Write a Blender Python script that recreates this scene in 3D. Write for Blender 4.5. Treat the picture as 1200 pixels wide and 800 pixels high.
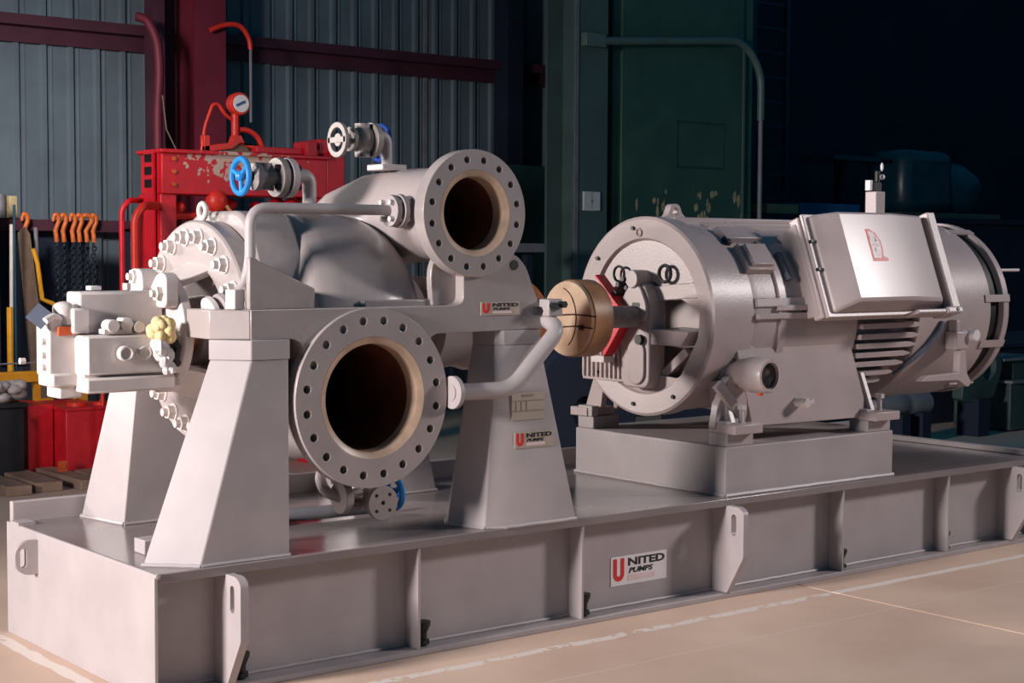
import bpy, bmesh, math, random
from mathutils import Vector, Matrix
from mathutils.geometry import tessellate_polygon
random.seed(7)
for o in list(bpy.data.objects):
    bpy.data.objects.remove(o, do_unlink=True)
SC = bpy.context.scene
COL = SC.collection
PI = math.pi
D2R = math.radians

# ------------------------------------------------------------------ camera
cam = bpy.data.cameras.new('camera')
cam.sensor_fit = 'HORIZONTAL'; cam.sensor_width = 36.0
cam.lens = 36.0 * 1867.6 / 1200.0
cam.clip_end = 200
camo = bpy.data.objects.new('camera', cam); COL.objects.link(camo)
yaw, pitch, roll = 0.6709, 0.0568, 0.0046
d = Vector((math.cos(pitch) * math.sin(yaw), math.cos(pitch) * math.cos(yaw), -math.sin(pitch)))
r = Vector((math.cos(yaw), -math.sin(yaw), 0)); u = r.cross(d)
r2 = math.cos(roll) * r + math.sin(roll) * u; u2 = -math.sin(roll) * r + math.cos(roll) * u
camo.matrix_world = Matrix(((r2.x, u2.x, -d.x, -2.2223), (r2.y, u2.y, -d.y, -4.6206), (r2.z, u2.z, -d.z, 1.4509), (0, 0, 0, 1)))
SC.camera = camo

# ------------------------------------------------------------------ world, lights, exposure
W_ = bpy.data.worlds.new('hall_ambient'); SC.world = W_; W_.use_nodes = True
bg = W_.node_tree.nodes['Background']
bg.inputs[0].default_value = (0.03, 0.50, 0.95, 1); bg.inputs[1].default_value = 0.11

def area(name, loc, target, size, power, color, spread=180):
    l = bpy.data.lights.new(name, 'AREA'); l.shape = 'SQUARE'; l.size = size; l.energy = power; l.color = color; l.spread = math.radians(spread)
    o = bpy.data.objects.new(name, l); COL.objects.link(o); o.location = loc
    o.rotation_euler = (Vector(target) - Vector(loc)).to_track_quat('-Z', 'Y').to_euler()
    return o
area('strobe_left', (-6.2, -0.3, 2.5), (0.6, 0.4, 0.75), 1.0, 158, (1.0, 0.94, 0.93), 75)
area('strobe_right', (9.5, -4.9, 4.6), (2.2, -0.6, 0.6), 1.1, 64, (1.0, 0.91, 0.91), 66)
area('strobe_rear_left', (-2.2, 4.6, 2.4), (2.6, 0.6, 1.05), 0.8, 32, (1.0, 0.92, 0.88), 50)
area('background_lamp', (-0.6, 2.9, 3.4), (1.9, 6.6, 2.1), 0.6, 38, (1.0, 0.92, 0.90), 66)
VS = SC.view_settings
SC.display_settings.display_device = 'sRGB'
VS.view_transform = 'Standard'; VS.look = 'None'; VS.exposure = 0.0; VS.gamma = 1.0; VS.use_curve_mapping = False

# ------------------------------------------------------------------ materials
def lin(c):
    return tuple(((v / 255) / 12.92 if v / 255 <= 0.04045 else ((v / 255 + 0.055) / 1.055) ** 2.4) for v in c)

def mat(name, rgb, rough=0.5, metal=0.0, noise=0.06, scale=9.0, bump=0.0, bscale=60.0, coat=0.0, rgb2=None, emit=0):
    m = bpy.data.materials.new(name); m.use_nodes = True
    nt = m.node_tree; b = nt.nodes['Principled BSDF']
    c = lin(rgb)
    tc = nt.nodes.new('ShaderNodeTexCoord')
    n = nt.nodes.new('ShaderNodeTexNoise'); n.inputs['Scale'].default_value = scale; n.inputs['Detail'].default_value = 5
    nt.links.new(tc.outputs['Object'], n.inputs['Vector'])
    rp = nt.nodes.new('ShaderNodeValToRGB')
    lo = tuple(v * (1 - noise * 1.6) for v in c); hi = tuple(min(1, v * (1 + noise)) for v in c)
    if rgb2: lo, hi = lin(rgb2), c
    rp.color_ramp.elements[0].color = (*lo, 1); rp.color_ramp.elements[1].color = (*hi, 1)
    rp.color_ramp.elements[0].position = 0.32; rp.color_ramp.elements[1].position = 0.66
    nt.links.new(n.outputs['Fac'], rp.inputs[0]); nt.links.new(rp.outputs[0], b.inputs['Base Color'])
    b.inputs['Roughness'].default_value = rough; b.inputs['Metallic'].default_value = metal
    b.inputs['Coat Weight'].default_value = coat
    if bump:
        n2 = nt.nodes.new('ShaderNodeTexNoise'); n2.inputs['Scale'].default_value = bscale
        nt.links.new(tc.outputs['Object'], n2.inputs['Vector'])
        bp = nt.nodes.new('ShaderNodeBump'); bp.inputs['Strength'].default_value = bump; bp.inputs['Distance'].default_value = 0.01
        nt.links.new(n2.outputs['Fac'], bp.inputs['Height']); nt.links.new(bp.outputs[0], b.inputs['Normal'])
    return m

M = {}
M['paint'] = mat('grey_machine_paint', (172, 161, 160), 0.46, noise=0.05, scale=5, bump=0.015, bscale=90)
M['cast'] = mat('grey_paint_on_casting', (166, 154, 151), 0.27, noise=0.05, scale=6, bump=0.06, bscale=40)
M['deck'] = mat('grey_deck_paint', (132, 121, 120), 0.18, noise=0.07, scale=3, bump=0.06, bscale=14)
M['motor'] = mat('pinkish_grey_motor_paint', (182, 165, 162), 0.36, noise=0.04, scale=6, bump=0.06, bscale=90)
M['lid'] = mat('smooth_motor_paint', (184, 168, 165), 0.3, noise=0.03, scale=5)
M['bright'] = mat('pale_and_lit_grey_paint', (212, 200, 195), 0.45, noise=0.05, scale=9, bump=0.05, bscale=40)  # light falling on the bearing housing is put into this paler grey
M['raised'] = mat('oiled_flange_face', (182, 154, 132), 0.35, noise=0.12, scale=14)
M['bore'] = mat('rust_bore', (96, 48, 32), 0.6, noise=0.3, scale=7)
M['dark'] = mat('dark_steel', (22, 25, 30), 0.5, noise=0.2)
M['black'] = mat('black_rubber', (10, 11, 14), 0.5, noise=0.1)
M['rust'] = mat('orange_rust_steel', (196, 112, 62), 0.5, noise=0.2, scale=16, bump=0.2)
M['tan'] = mat('tan_coupling_face', (208, 176, 142), 0.5, noise=0.1, scale=9, rgb2=(186, 146, 106))
M['tanside'] = mat('tan_coupling_rim', (176, 124, 82), 0.45, noise=0.15, scale=12)
M['string'] = mat('brown_cord', (92, 40, 28), 0.7)
M['copper'] = mat('copper_gland', (196, 128, 86), 0.35, metal=0.6, noise=0.15)
M['red'] = mat('red_machine_paint', (206, 26, 40), 0.42, noise=0.12, scale=7, bump=0.1)
M['redhot'] = mat('orange_red_paint', (222, 50, 36), 0.42, noise=0.1, scale=9)
M['redguard'] = mat('bright_red_guard_paint', (214, 28, 40), 0.4)
M['maroon'] = mat('maroon_column_primer', (108, 28, 46), 0.6, noise=0.15, scale=3)
M['girt'] = mat('dark_red_girt_primer', (70, 32, 46), 0.6, noise=0.15, scale=3)
M['wall'] = mat('grey_blue_sheet_metal', (98, 110, 118), 0.42, noise=0.12, scale=2.2)
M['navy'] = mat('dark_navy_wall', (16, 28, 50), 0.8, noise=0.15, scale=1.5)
M['green'] = mat('green_cabinet_paint', (62, 92, 78), 0.4, noise=0.14, scale=2.5)
M['greenc'] = mat('pale_green_column_paint', (78, 98, 94), 0.5, noise=0.1, scale=3)
M['greend'] = mat('dark_green_cabinet', (36, 62, 62), 0.5, noise=0.15, scale=3)
M['teal'] = mat('teal_machine_paint', (22, 62, 76), 0.35, noise=0.2, scale=4)
M['olive'] = mat('olive_machine_paint', (62, 78, 74), 0.5, noise=0.15, scale=4)
M['flake'] = mat('bare_flaked_patch', (190, 172, 130), 0.7, noise=0.2, scale=14)
M['conduit'] = mat('painted_conduit', (92, 112, 106), 0.4)
M['plate'] = mat('white_plastic_plate', (214, 212, 208), 0.4)
M['white'] = mat('white_decal', (232, 224, 224), 0.45, noise=0.02)
M['sign_red'] = mat('red_decal_ink', (214, 30, 32), 0.45, noise=0.03)
M['sign_black'] = mat('black_decal_ink', (18, 14, 16), 0.45, noise=0.03)
M['sign_pink'] = mat('faded_pink_decal_ink', (230, 204, 200), 0.5, noise=0.05)
M['name'] = mat('beige_nameplate', (184, 168, 152), 0.4, noise=0.04)
M['nameline'] = mat('etched_nameplate_line', (146, 130, 118), 0.4, noise=0.03)
M['blue'] = mat('blue_handwheel', (40, 130, 200), 0.35, noise=0.12, scale=20)
M['blued'] = mat('dark_blue_handwheel', (26, 58, 130), 0.35, noise=0.12, scale=20)
M['steel'] = mat('bare_valve_steel', (138, 128, 124), 0.5, metal=0.1, noise=0.12, scale=22)
M['yellow'] = mat('yellow_paint', (216, 152, 36), 0.5, noise=0.12)
M['orange'] = mat('orange_hook_paint', (206, 104, 44), 0.5, noise=0.2, scale=22)
M['chain'] = mat('worn_chain_steel', (64, 72, 80), 0.4, metal=0.6, noise=0.25, scale=30)
M['wood'] = mat('weathered_timber', (150, 122, 104), 0.8, noise=0.2, scale=7, bump=0.2)
M['board'] = mat('brown_board', (112, 92, 76), 0.7, noise=0.15)
M['cloth'] = mat('grey_rag', (176, 166, 162), 0.9, noise=0.2, scale=20, bump=0.4)
M['cream'] = mat('cream_cloth', (236, 208, 150), 0.85, noise=0.12, scale=26, bump=0.4)
M['film'] = mat('crumpled_white_film', (226, 222, 220), 0.2, noise=0.08, scale=30, bump=0.4)
M['brown'] = mat('brown_cabinet_paint', (120, 98, 80), 0.6)
M['gbox'] = mat('grey_box_paint', (122, 120, 124), 0.5, noise=0.1)
M['ochre'] = mat('ochre_box', (196, 148, 100), 0.6, noise=0.15)
M['bluebox'] = mat('blue_box_paint', (34, 96, 140), 0.5)
M['sticker'] = mat('orange_tag', (210, 92, 44), 0.6)
M['glass'] = mat('lens_glass', (84, 74, 70), 0.08, metal=0.4, noise=0.3, scale=30)
M['bluegrey'] = mat('blue_grey_plate', (92, 98, 112), 0.5)
# concrete floor with worn chalk lines, in object (world) coordinates
def floor_mat():
    m = bpy.data.materials.new('concrete_floor'); m.use_nodes = True; nt = m.node_tree; b = nt.nodes['Principled BSDF']
    N = nt.nodes.new; Lk = nt.links.new
    g = N('ShaderNodeNewGeometry')
    n1 = N('ShaderNodeTexNoise'); n1.inputs['Scale'].default_value = 1.3; n1.inputs['Detail'].default_value = 7
    n2 = N('ShaderNodeTexNoise'); n2.inputs['Scale'].default_value = 26; n2.inputs['Detail'].default_value = 6
    n3 = N('ShaderNodeTexNoise'); n3.inputs['Scale'].default_value = 5.0; n3.inputs['Detail'].default_value = 3
    for n in (n1, n2, n3): Lk(g.outputs['Position'], n.inputs['Vector'])
    rp = N('ShaderNodeValToRGB'); rp.color_ramp.elements[0].position = 0.3; rp.color_ramp.elements[1].position = 0.72
    rp.color_ramp.elements[0].color = (*lin((204, 172, 152)), 1); rp.color_ramp.elements[1].color = (*lin((226, 196, 174)), 1)
    Lk(n1.outputs['Fac'], rp.inputs[0])
    sep = N('ShaderNodeSeparateXYZ'); Lk(g.outputs['Position'], sep.inputs[0])
    def math_(op, a, bb=None, c=None):
        q = N('ShaderNodeMath'); q.operation = op
        for i, v in enumerate((a, bb, c)):
            if v is None: continue
            if isinstance(v, (int, float)): q.inputs[i].default_value = v
            else: Lk(v, q.inputs[i])
        return q.outputs[0]
    wob = math_('MULTIPLY', math_('SUBTRACT', n3.outputs['Fac'], 0.5), 0.05)
    def stripe(coord, c, hw):
        dd = math_('ABSOLUTE', math_('SUBTRACT', math_('ADD', coord, wob), c))
        return math_('MULTIPLY', math_('LESS_THAN', dd, hw), 1.0)
    s1 = stripe(sep.outputs['Y'], -0.205, 0.022)
    s1 = math_('MULTIPLY', s1, math_('GREATER_THAN', sep.outputs['X'], -0.1))
    s2 = stripe(sep.outputs['X'], -0.065, 0.026)
    s2 = math_('MULTIPLY', s2, math_('GREATER_THAN', sep.outputs['Y'], -0.2))
    wear = math_('GREATER_THAN', math_('ADD', n2.outputs['Fac'], math_('MULTIPLY', n3.outputs['Fac'], 0.5)), math_('SUBTRACT', 0.675, math_('MULTIPLY', math_('MAXIMUM', math_('GREATER_THAN', sep.outputs['X'], 3.1), math_('LESS_THAN', sep.outputs['X'], 0.0)), 0.12)))
    mk = math_('MULTIPLY', math_('MAXIMUM', s1, s2), wear)
    mk = math_('MULTIPLY', mk, 0.9)
    # a long pale scuff further out
    s3 = math_('MULTIPLY', math_('LESS_THAN', math_('ABSOLUTE', math_('SUBTRACT', math_('ADD', sep.outputs['Y'], math_('MULTIPLY', wob, 0.4)), -0.55)), 0.005), 0.3)
    mk = math_('MAXIMUM', mk, s3)
    mx = N('ShaderNodeMix'); mx.data_type = 'RGBA'
    Lk(mk, mx.inputs[0]); Lk(rp.outputs[0], mx.inputs[6]); mx.inputs[7].default_value = (*lin((236, 222, 212)), 1)
    Lk(mx.outputs[2], b.inputs['Base Color']); b.inputs['Roughness'].default_value = 0.55
    bp = N('ShaderNodeBump'); bp.inputs['Strength'].default_value = 0.12; bp.inputs['Distance'].default_value = 0.01
    Lk(n2.outputs['Fac'], bp.inputs['Height']); Lk(bp.outputs[0], b.inputs['Normal'])
    return m
M['floor'] = floor_mat()
def red_scuffed():
    m = mat('scuffed_red_paint', (206, 26, 40), 0.42, noise=0.1, scale=7); nt = m.node_tree; b = nt.nodes['Principled BSDF']
    N = nt.nodes.new; Lk = nt.links.new
    g = N('ShaderNodeNewGeometry'); sep = N('ShaderNodeSeparateXYZ'); Lk(g.outputs['Position'], sep.inputs[0])
    n = N('ShaderNodeTexNoise'); n.inputs['Scale'].default_value = 24; n.inputs['Detail'].default_value = 6; Lk(g.outputs['Position'], n.inputs['Vector'])
    def gauss(o, c, w):
        a = N('ShaderNodeMath'); a.operation = 'SUBTRACT'; Lk(o, a.inputs[0]); a.inputs[1].default_value = c
        e = N('ShaderNodeMath'); e.operation = 'DIVIDE'; Lk(a.outputs[0], e.inputs[0]); e.inputs[1].default_value = w
        p = N('ShaderNodeMath'); p.operation = 'MULTIPLY'; Lk(e.outputs[0], p.inputs[0]); Lk(e.outputs[0], p.inputs[1]); return p.outputs[0]
    s = N('ShaderNodeMath'); s.operation = 'ADD'; Lk(gauss(sep.outputs['X'], 2.86, 0.3), s.inputs[0]); Lk(gauss(sep.outputs['Z'], 2.0, 0.1), s.inputs[1])
    t = N('ShaderNodeMath'); t.operation = 'MULTIPLY_ADD'; Lk(s.outputs[0], t.inputs[0]); t.inputs[1].default_value = -0.13; Lk(n.outputs['Fac'], t.inputs[2])
    gt = N('ShaderNodeMath'); gt.operation = 'GREATER_THAN'; Lk(t.outputs[0], gt.inputs[0]); gt.inputs[1].default_value = 0.37
    mx = N('ShaderNodeMix'); mx.data_type = 'RGBA'; Lk(gt.outputs[0], mx.inputs[0])
    old = b.inputs['Base Color'].links[0].from_socket
    Lk(old, mx.inputs[6]); mx.inputs[7].default_value = (*lin((206, 176, 160)), 1); Lk(mx.outputs[2], b.inputs['Base Color'])
    return m
M['redscuff'] = red_scuffed()

# ------------------------------------------------------------------ mesh helpers
AX = {'X': lambda t, a, b: (t, a, b), 'Y': lambda t, a, b: (a, t, b), 'Z': lambda t, a, b: (a, b, t)}
class MB:
    def __init__(s): s.v = []; s.f = []
    def add(s, vs, fs, mx=None):
        k = len(s.v); s.v += [tuple(mx @ Vector(p)) if mx else tuple(p) for p in vs]; s.f += [tuple(i + k for i in f) for f in fs]; return s
    def box(s, x0, x1, y0, y1, z0, z1, mx=None):
        vs = [(x, y, z) for z in (z0, z1) for y in (y0, y1) for x in (x0, x1)]
        return s.add(vs, [(0, 1, 3, 2), (4, 6, 7, 5), (0, 4, 5, 1), (2, 3, 7, 6), (0, 2, 6, 4), (1, 5, 7, 3)], mx)
    def frustum(s, bot, zb, top, zt, mx=None):
        n = len(bot)
        vs = [(*p, zb) for p in bot] + [(*p, zt) for p in top]
        return s.add(vs, [tuple(range(n - 1, -1, -1)), tuple(range(n, 2 * n))] + [(i, (i + 1) % n, n + (i + 1) % n, n + i) for i in range(n)], mx)
    def prism(s, loops, axis, t0, t1, mx=None):
        if loops and not isinstance(loops[0][0], (tuple, list)): loops = [loops]
        f = AX[axis]; flat = [p for l in loops for p in l]; n = len(flat)
        tri = tessellate_polygon([[Vector((p[0], p[1], 0)) for p in l] for l in loops])
        vs = [f(t0, *p) for p in flat] + [f(t1, *p) for p in flat]
        fs = [tuple(t) for t in tri] + [tuple(i + n for i in reversed(t)) for t in tri]
        if len(loops) == 1: fs = [tuple(range(n)), tuple(range(2 * n - 1, n - 1, -1))]
        k = 0
        for l in loops:
            m = len(l)
            for i in range(m):
                a, b = k + i, k + (i + 1) % m; fs.append((a, b, b + n, a + n))
            k += m
        return s.add(vs, fs, mx)
    def lathe(s, prof, o, axis='X', seg=48, a0=0.0, a1=2 * PI, mx=None, closed=False):
        f = AX[axis]; full = abs(a1 - a0 - 2 * PI) < 1e-6; m = seg if full else seg + 1
        oo = {'X': (o[1], o[2], o[0]), 'Y': (o[0], o[2], o[1]), 'Z': (o[0], o[1], o[2])}[axis]
        vs = []; n = len(prof)
        for i in range(m):
            a = a0 + (a1 - a0) * i / seg
            for t, rr in prof: vs.append(f(oo[2] + t, oo[0] + rr * math.cos(a), oo[1] + rr * math.sin(a)))
        fs = []
        for i in range(seg):
            j = (i + 1) % m
            for k in range(n if closed else n - 1):
                k2 = (k + 1) % n
                fs.append((i * n + k, j * n + k, j * n + k2, i * n + k2))
        if closed and not full:
            fs += [tuple(range(n)), tuple((m - 1) * n + k for k in range(n))]
        return s.add(vs, fs, mx)
    def cyl(s, o, axis, t0, t1, rad, seg=24, rad2=None, mx=None):
        return s.lathe([(t0, 0.0005), (t0, rad), (t1, rad if rad2 is None else rad2), (t1, 0.0005)], o, axis, seg, mx=mx)
    def ring(s, o, axis, t0, t1, ro, ri, seg=48, mx=None):
        return s.lathe([(t0, ri), (t0, ro), (t1, ro), (t1, ri)], o, axis, seg, closed=True, mx=mx)
    def sphere(s, c, rx, ry, rz, seg=20, rings=12, mx=None):
        prof = []
        vs = []; fs = []
        for i in range(rings + 1):
            t = PI * (0.01 + 0.98 * i / rings)
            for j in range(seg):
                a = 2 * PI * j / seg
                vs.append((c[0] + rx * math.sin(t) * math.cos(a), c[1] + ry * math.sin(t) * math.sin(a), c[2] + rz * math.cos(t)))
        for i in range(rings):
            for j in range(seg):
                fs.append((i * seg + j, i * seg + (j + 1) % seg, (i + 1) * seg + (j + 1) % seg, (i + 1) * seg + j))
        fs += [tuple(range(seg)), tuple(rings * seg + j for j in range(seg))]
        return s.add(vs, fs, mx)
    def torus(s, c, axis, R, rr, seg=32, sub=10, mx=None):
        return s.lathe([(rr * math.cos(2 * PI * k / sub), R + rr * math.sin(2 * PI * k / sub)) for k in range(sub)], c, axis, seg, closed=True, mx=mx)
    def tube(s, path, rad, seg=12, fillet=0.0, mx=None, caps=(1, 1)):
        P = [Vector(p) for p in path]
        R = list(rad) if isinstance(rad, (list, tuple)) else [rad] * len(P)
        if fillet and len(P) > 2:
            Q = [P[0]]; RR = [R[0]]
            for i in range(1, len(P) - 1):
                a, b, c = P[i - 1], P[i], P[i + 1]
                f1 = min(fillet, (a - b).length * 0.48); f2 = min(fillet, (c - b).length * 0.48); ff = min(f1, f2)
                p0 = b + (a - b).normalized() * ff; p2 = b + (c - b).normalized() * ff
                for k in range(7):
                    t = k / 6; Q.append(p0 * (1 - t) ** 2 + b * 2 * t * (1 - t) + p2 * t * t); RR.append(R[i])
            Q.append(P[-1]); RR.append(R[-1]); P, R = Q, RR
        n = len(P); T = []
        for i in range(n): T.append((P[min(i + 1, n - 1)] - P[max(i - 1, 0)]).normalized())
        up = Vector((0, 0, 1)) if abs(T[0].z) < 0.9 else Vector((1, 0, 0))
        nx = T[0].cross(up).normalized(); vs = []
        for i in range(n):
            nx = (nx - T[i] * nx.dot(T[i])).normalized(); ny = T[i].cross(nx)
            for j in range(seg):
                a = 2 * PI * j / seg; vs.append(P[i] + (nx * math.cos(a) + ny * math.sin(a)) * R[i])
        fs = [(i * seg + j, i * seg + (j + 1) % seg, (i + 1) * seg + (j + 1) % seg, (i + 1) * seg + j) for i in range(n - 1) for j in range(seg)]
        if caps[0]: fs.append(tuple(range(seg)))
        if caps[1]: fs.append(tuple((n - 1) * seg + j for j in range(seg)))
        return s.add(vs, fs, mx)
    def hexp(s, o, axis, t0, t1, rad, mx=None): return s.cyl(o, axis, t0, t1, rad, 6, mx=mx)

def holed_ring(cx, cz, ro, ri, rh, hr, nh, y0, y1):
    mb = MB(); m = 4; w = 2 * PI / nh
    for k in range(nh):
        ac = PI / nh + w * k
        sq = [(-1 + 2 * i / m, 1) for i in range(m)] + [(1, 1 - 2 * i / m) for i in range(m)] + [(1 - 2 * i / m, -1) for i in range(m)] + [(-1, -1 + 2 * i / m) for i in range(m)]
        V = []
        for (p, q) in sq:
            a = ac + p * w / 2; rr = ro if q == 1 else ri if q == -1 else rh + (ro - rh) * q if q > 0 else rh + (rh - ri) * q
            V.append((cx + rr * math.cos(a), cz + rr * math.sin(a)))
        hc = (cx + rh * math.cos(ac), cz + rh * math.sin(ac))
        Hh = []
        for i, (p, q) in enumerate(sq):
            t = math.atan2(q, p); a = ac - PI / 2
            # local axes: tangential (dir of increasing angle) and radial
            tx, tz = -math.sin(ac), math.cos(ac); rx, rz = math.cos(ac), math.sin(ac)
            Hh.append((hc[0] + hr * (math.cos(t) * tx + math.sin(t) * rx), hc[1] + hr * (math.cos(t) * tz + math.sin(t) * rz)))
        n = len(sq); vs = [(x, y0, z) for x, z in V] + [(x, y0, z) for x, z in Hh] + [(x, y1, z) for x, z in V] + [(x, y1, z) for x, z in Hh]
        fs = []
        for i in range(n):
            j = (i + 1) % n
            fs += [(i, j, n + j, n + i), (2 * n + i, 3 * n + i, 3 * n + j, 2 * n + j), (n + i, n + j, 3 * n + j, 3 * n + i)]
            if i < m or 2 * m <= i < 3 * m: fs.append((i, 2 * n + i, 2 * n + j, j))
        mb.add(vs, fs)
    return mb
def circ(cx, cy, rad, n=32, a0=0.0, rev=False):
    p = [(cx + rad * math.cos(a0 + 2 * PI * i / n), cy + rad * math.sin(a0 + 2 * PI * i / n)) for i in range(n)]
    return p[::-1] if rev else p
def rounded(pts, rad, n=4):
    out = []; m = len(pts)
    for i in range(m):
        a, b, c = Vector(pts[i - 1]), Vector(pts[i]), Vector(pts[(i + 1) % m])
        rr = rad[i] if isinstance(rad, (list, tuple)) else rad
        if rr <= 0: out.append(tuple(b)); continue
        ff = min(rr, (a - b).length * .45, (c - b).length * .45)
        p0 = b + (a - b).normalized() * ff; p2 = b + (c - b).normalized() * ff
        for k in range(n + 1):
            t = k / n; out.append(tuple(p0 * (1 - t) ** 2 + b * 2 * t * (1 - t) + p2 * t * t))
    return out
def slot(cx, cz, hw, hh, n=8):
    p = [(cx + hw * math.cos(PI * i / n), cz + hh - hw + hw * math.sin(PI * i / n)) for i in range(n + 1)]
    p += [(cx + hw * math.cos(PI + PI * i / n), cz - hh + hw + hw * math.sin(PI + PI * i / n)) for i in range(n + 1)]
    return p

WP = {}
def thing(name, label, cat, loc, group=None):
    o = bpy.data.objects.new(name, None); COL.objects.link(o); o.location = loc; o.empty_display_size = 0.1
    o['label'] = label; o['category'] = cat
    if group: o['group'] = group
    WP[o.name] = Vector(loc); return o
def mesh_of(name, mb, m, off, ang=32):
    me = bpy.data.meshes.new(name); me.from_pydata([tuple(Vector(p) - off) for p in mb.v], [], mb.f)
    bm = bmesh.new(); bm.from_mesh(me)
    if 'flange' in name or name == 'casing': bmesh.ops.remove_doubles(bm, verts=bm.verts, dist=1e-5)
    bmesh.ops.recalc_face_normals(bm, faces=bm.faces); bm.to_mesh(me); bm.free()
    me.polygons.foreach_set('use_smooth', [True] * len(me.polygons)); me.set_sharp_from_angle(angle=D2R(ang))
    me.materials.append(M[m]); return me
def part(name, mb, m, parent=None, label=None, bevel=0, ang=32, kind=None, at=None):
    base = WP[parent.name] if parent else Vector((0, 0, 0))
    org = Vector(at) if at is not None else base
    o = bpy.data.objects.new(name, mesh_of(name, mb, m, org, ang)); COL.objects.link(o)
    if parent: o.parent = parent
    o.location = org - base
    WP[o.name] = org
    if label: o['label'] = label
    if kind: o['kind'] = kind
    if bevel:
        b = o.modifiers.new('bevel', 'BEVEL'); b.width = bevel; b.segments = 2; b.limit_method = 'ANGLE'; b.angle_limit = D2R(40)
    return o
def solo(name, mb, m, label, cat, group=None, bevel=0, ang=32, at=None, kind=None):
    if at is None:
        n = len(mb.v); at = (sum(p[0] for p in mb.v) / n, sum(p[1] for p in mb.v) / n, min(p[2] for p in mb.v))
    o = part(name, mb, m, None, label, bevel, ang, kind, at); o['category'] = cat
    if group: o['group'] = group
    return o
def copy_at(src, parent, pos, rot=None, label=None):
    o = src.copy(); COL.objects.link(o); o.parent = parent; o.location = Vector(pos) - (WP[parent.name] if parent else Vector((0, 0, 0)))
    if rot: o.rotation_euler = rot
    WP[o.name] = Vector(pos)
    if label: o['label'] = label
    return o
def text_mb(body, o, w, h, extr=0.0012, shear=0.0):
    cu = bpy.data.curves.new('lettering', 'FONT'); cu.body = body; cu.size = 1; cu.extrude = 0.01; cu.offset = 0.035
    cu.shear = shear; cu.resolution_u = 3
    t = bpy.data.objects.new('lettering', cu); COL.objects.link(t)
    dg = bpy.context.evaluated_depsgraph_get(); dg.update()
    me = t.evaluated_get(dg).to_mesh()
    vs = [v.co.copy() for v in me.vertices]; fs = [tuple(p.vertices) for p in me.polygons]
    t.evaluated_get(dg).to_mesh_clear(); bpy.data.objects.remove(t, do_unlink=True); bpy.data.curves.remove(cu)
    x0 = min(v.x for v in vs); x1 = max(v.x for v in vs); y0 = min(v.y for v in vs); y1 = max(v.y for v in vs)
    vs = [Vector(((v.x - x0) / (x1 - x0) * w, (v.y - y0) / (y1 - y0) * h, v.z / 0.01 * extr)) for v in vs]
    mb = MB(); mx = Matrix.Translation(o) @ Matrix.Rotation(PI / 2, 4, 'X')
    return mb.add(vs, fs, mx)
def struct(name, mb, m, parent=None, **k):
    o = part(name, mb, m, parent, **k)
    if not parent: o['kind'] = 'structure'
    return o

# ================================================================== SETTING
fl = bpy.data.objects.new('floor', None); COL.objects.link(fl); fl['kind'] = 'structure'; WP[fl.name] = Vector((0, 0, 0))
for x0, x1 in ((-14, -3.0), (-2.994, 3.044), (3.056, 9.1), (9.106, 30)):
    for y0, y1 in ((-14, -6.1), (-6.094, 3.0), (3.006, 16)):
        part('concrete_slab', MB().box(x0, x1, y0, y1, -0.15, 0), 'floor', fl)
part('joint_filler', MB().box(-14, 30, -14, 16, -0.17, -0.02), 'dark', fl, label='dark dirt in the slab joints')

YW = 7.2
wb = bpy.data.objects.new('wall_back', None); COL.objects.link(wb); wb.location = (0, YW, 0); wb['kind'] = 'structure'; WP[wb.name] = Vector((0, YW, 0))
def corrugated(w):
    P = []; per = 0.2155; n = 4
    for i in range(n):
        x = i * per
        P += [(x, 0.0), (x + 0.098, 0.0), (x + 0.112, -0.03), (x + 0.145, -0.03), (x + 0.159, 0.0), (x + 0.185, 0.0), (x + 0.19, -0.008), (x + 0.2, -0.008), (x + 0.205, 0.0)]
    P.append((n * per, 0.0))
    vs = [(x, YW + y, z) for z in (0.0, 5.2) for x, y in P] + [(x, YW + y + 0.004, z) for z in (0.0, 5.2) for x, y in P]
    m = len(P); fs = [(i, i + 1, m + i + 1, m + i) for i in range(m - 1)] + [(2 * m + i, 2 * m + i + 1, 3 * m + i + 1, 3 * m + i) for i in range(m - 1)]
    mb = MB(); mb.add(vs, fs); return mb
wp0 = part('wall_panel', corrugated(0.862), 'wall', wb, ang=10, at=(0, YW, 0))
wp0.location.x = -5.52; WP[wp0.name] = Vector((-5.52, YW, 0))
for i in range(1, 17): copy_at(wp0, wb, (-5.52 + i * 0.862, YW - 0.0012 * (i % 2), 0))
part('seam_strip', MB().box(6.125, 6.16, YW - 0.016, YW - 0.001, 0, 5.2), 'gbox', wb, label='pale seam strip')
part('girt', MB().box(-5.5, 9.1, YW - 0.14, YW - 0.035, 3.12, 3.2).box(-5.5, 9.1, YW - 0.05, YW - 0.035, 3.0, 3.2), 'girt', wb, label='dark red horizontal girt')
part('girt', MB().box(-5.5, 9.1, YW - 0.14, YW - 0.035, 1.58, 1.64), 'girt', wb, label='lower dark red girt')
part('wall_post', MB().box(6.9, 7.08, YW - 0.25, YW - 0.04, 0, 5.2), 'navy', wb, label='dark post against the wall')
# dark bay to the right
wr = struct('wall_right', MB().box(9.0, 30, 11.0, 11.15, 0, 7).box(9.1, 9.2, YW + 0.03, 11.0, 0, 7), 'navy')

wrs = struct('wall_side', MB().box(29.85, 30, -14, 11.0, 0, 7), 'navy')
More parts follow.
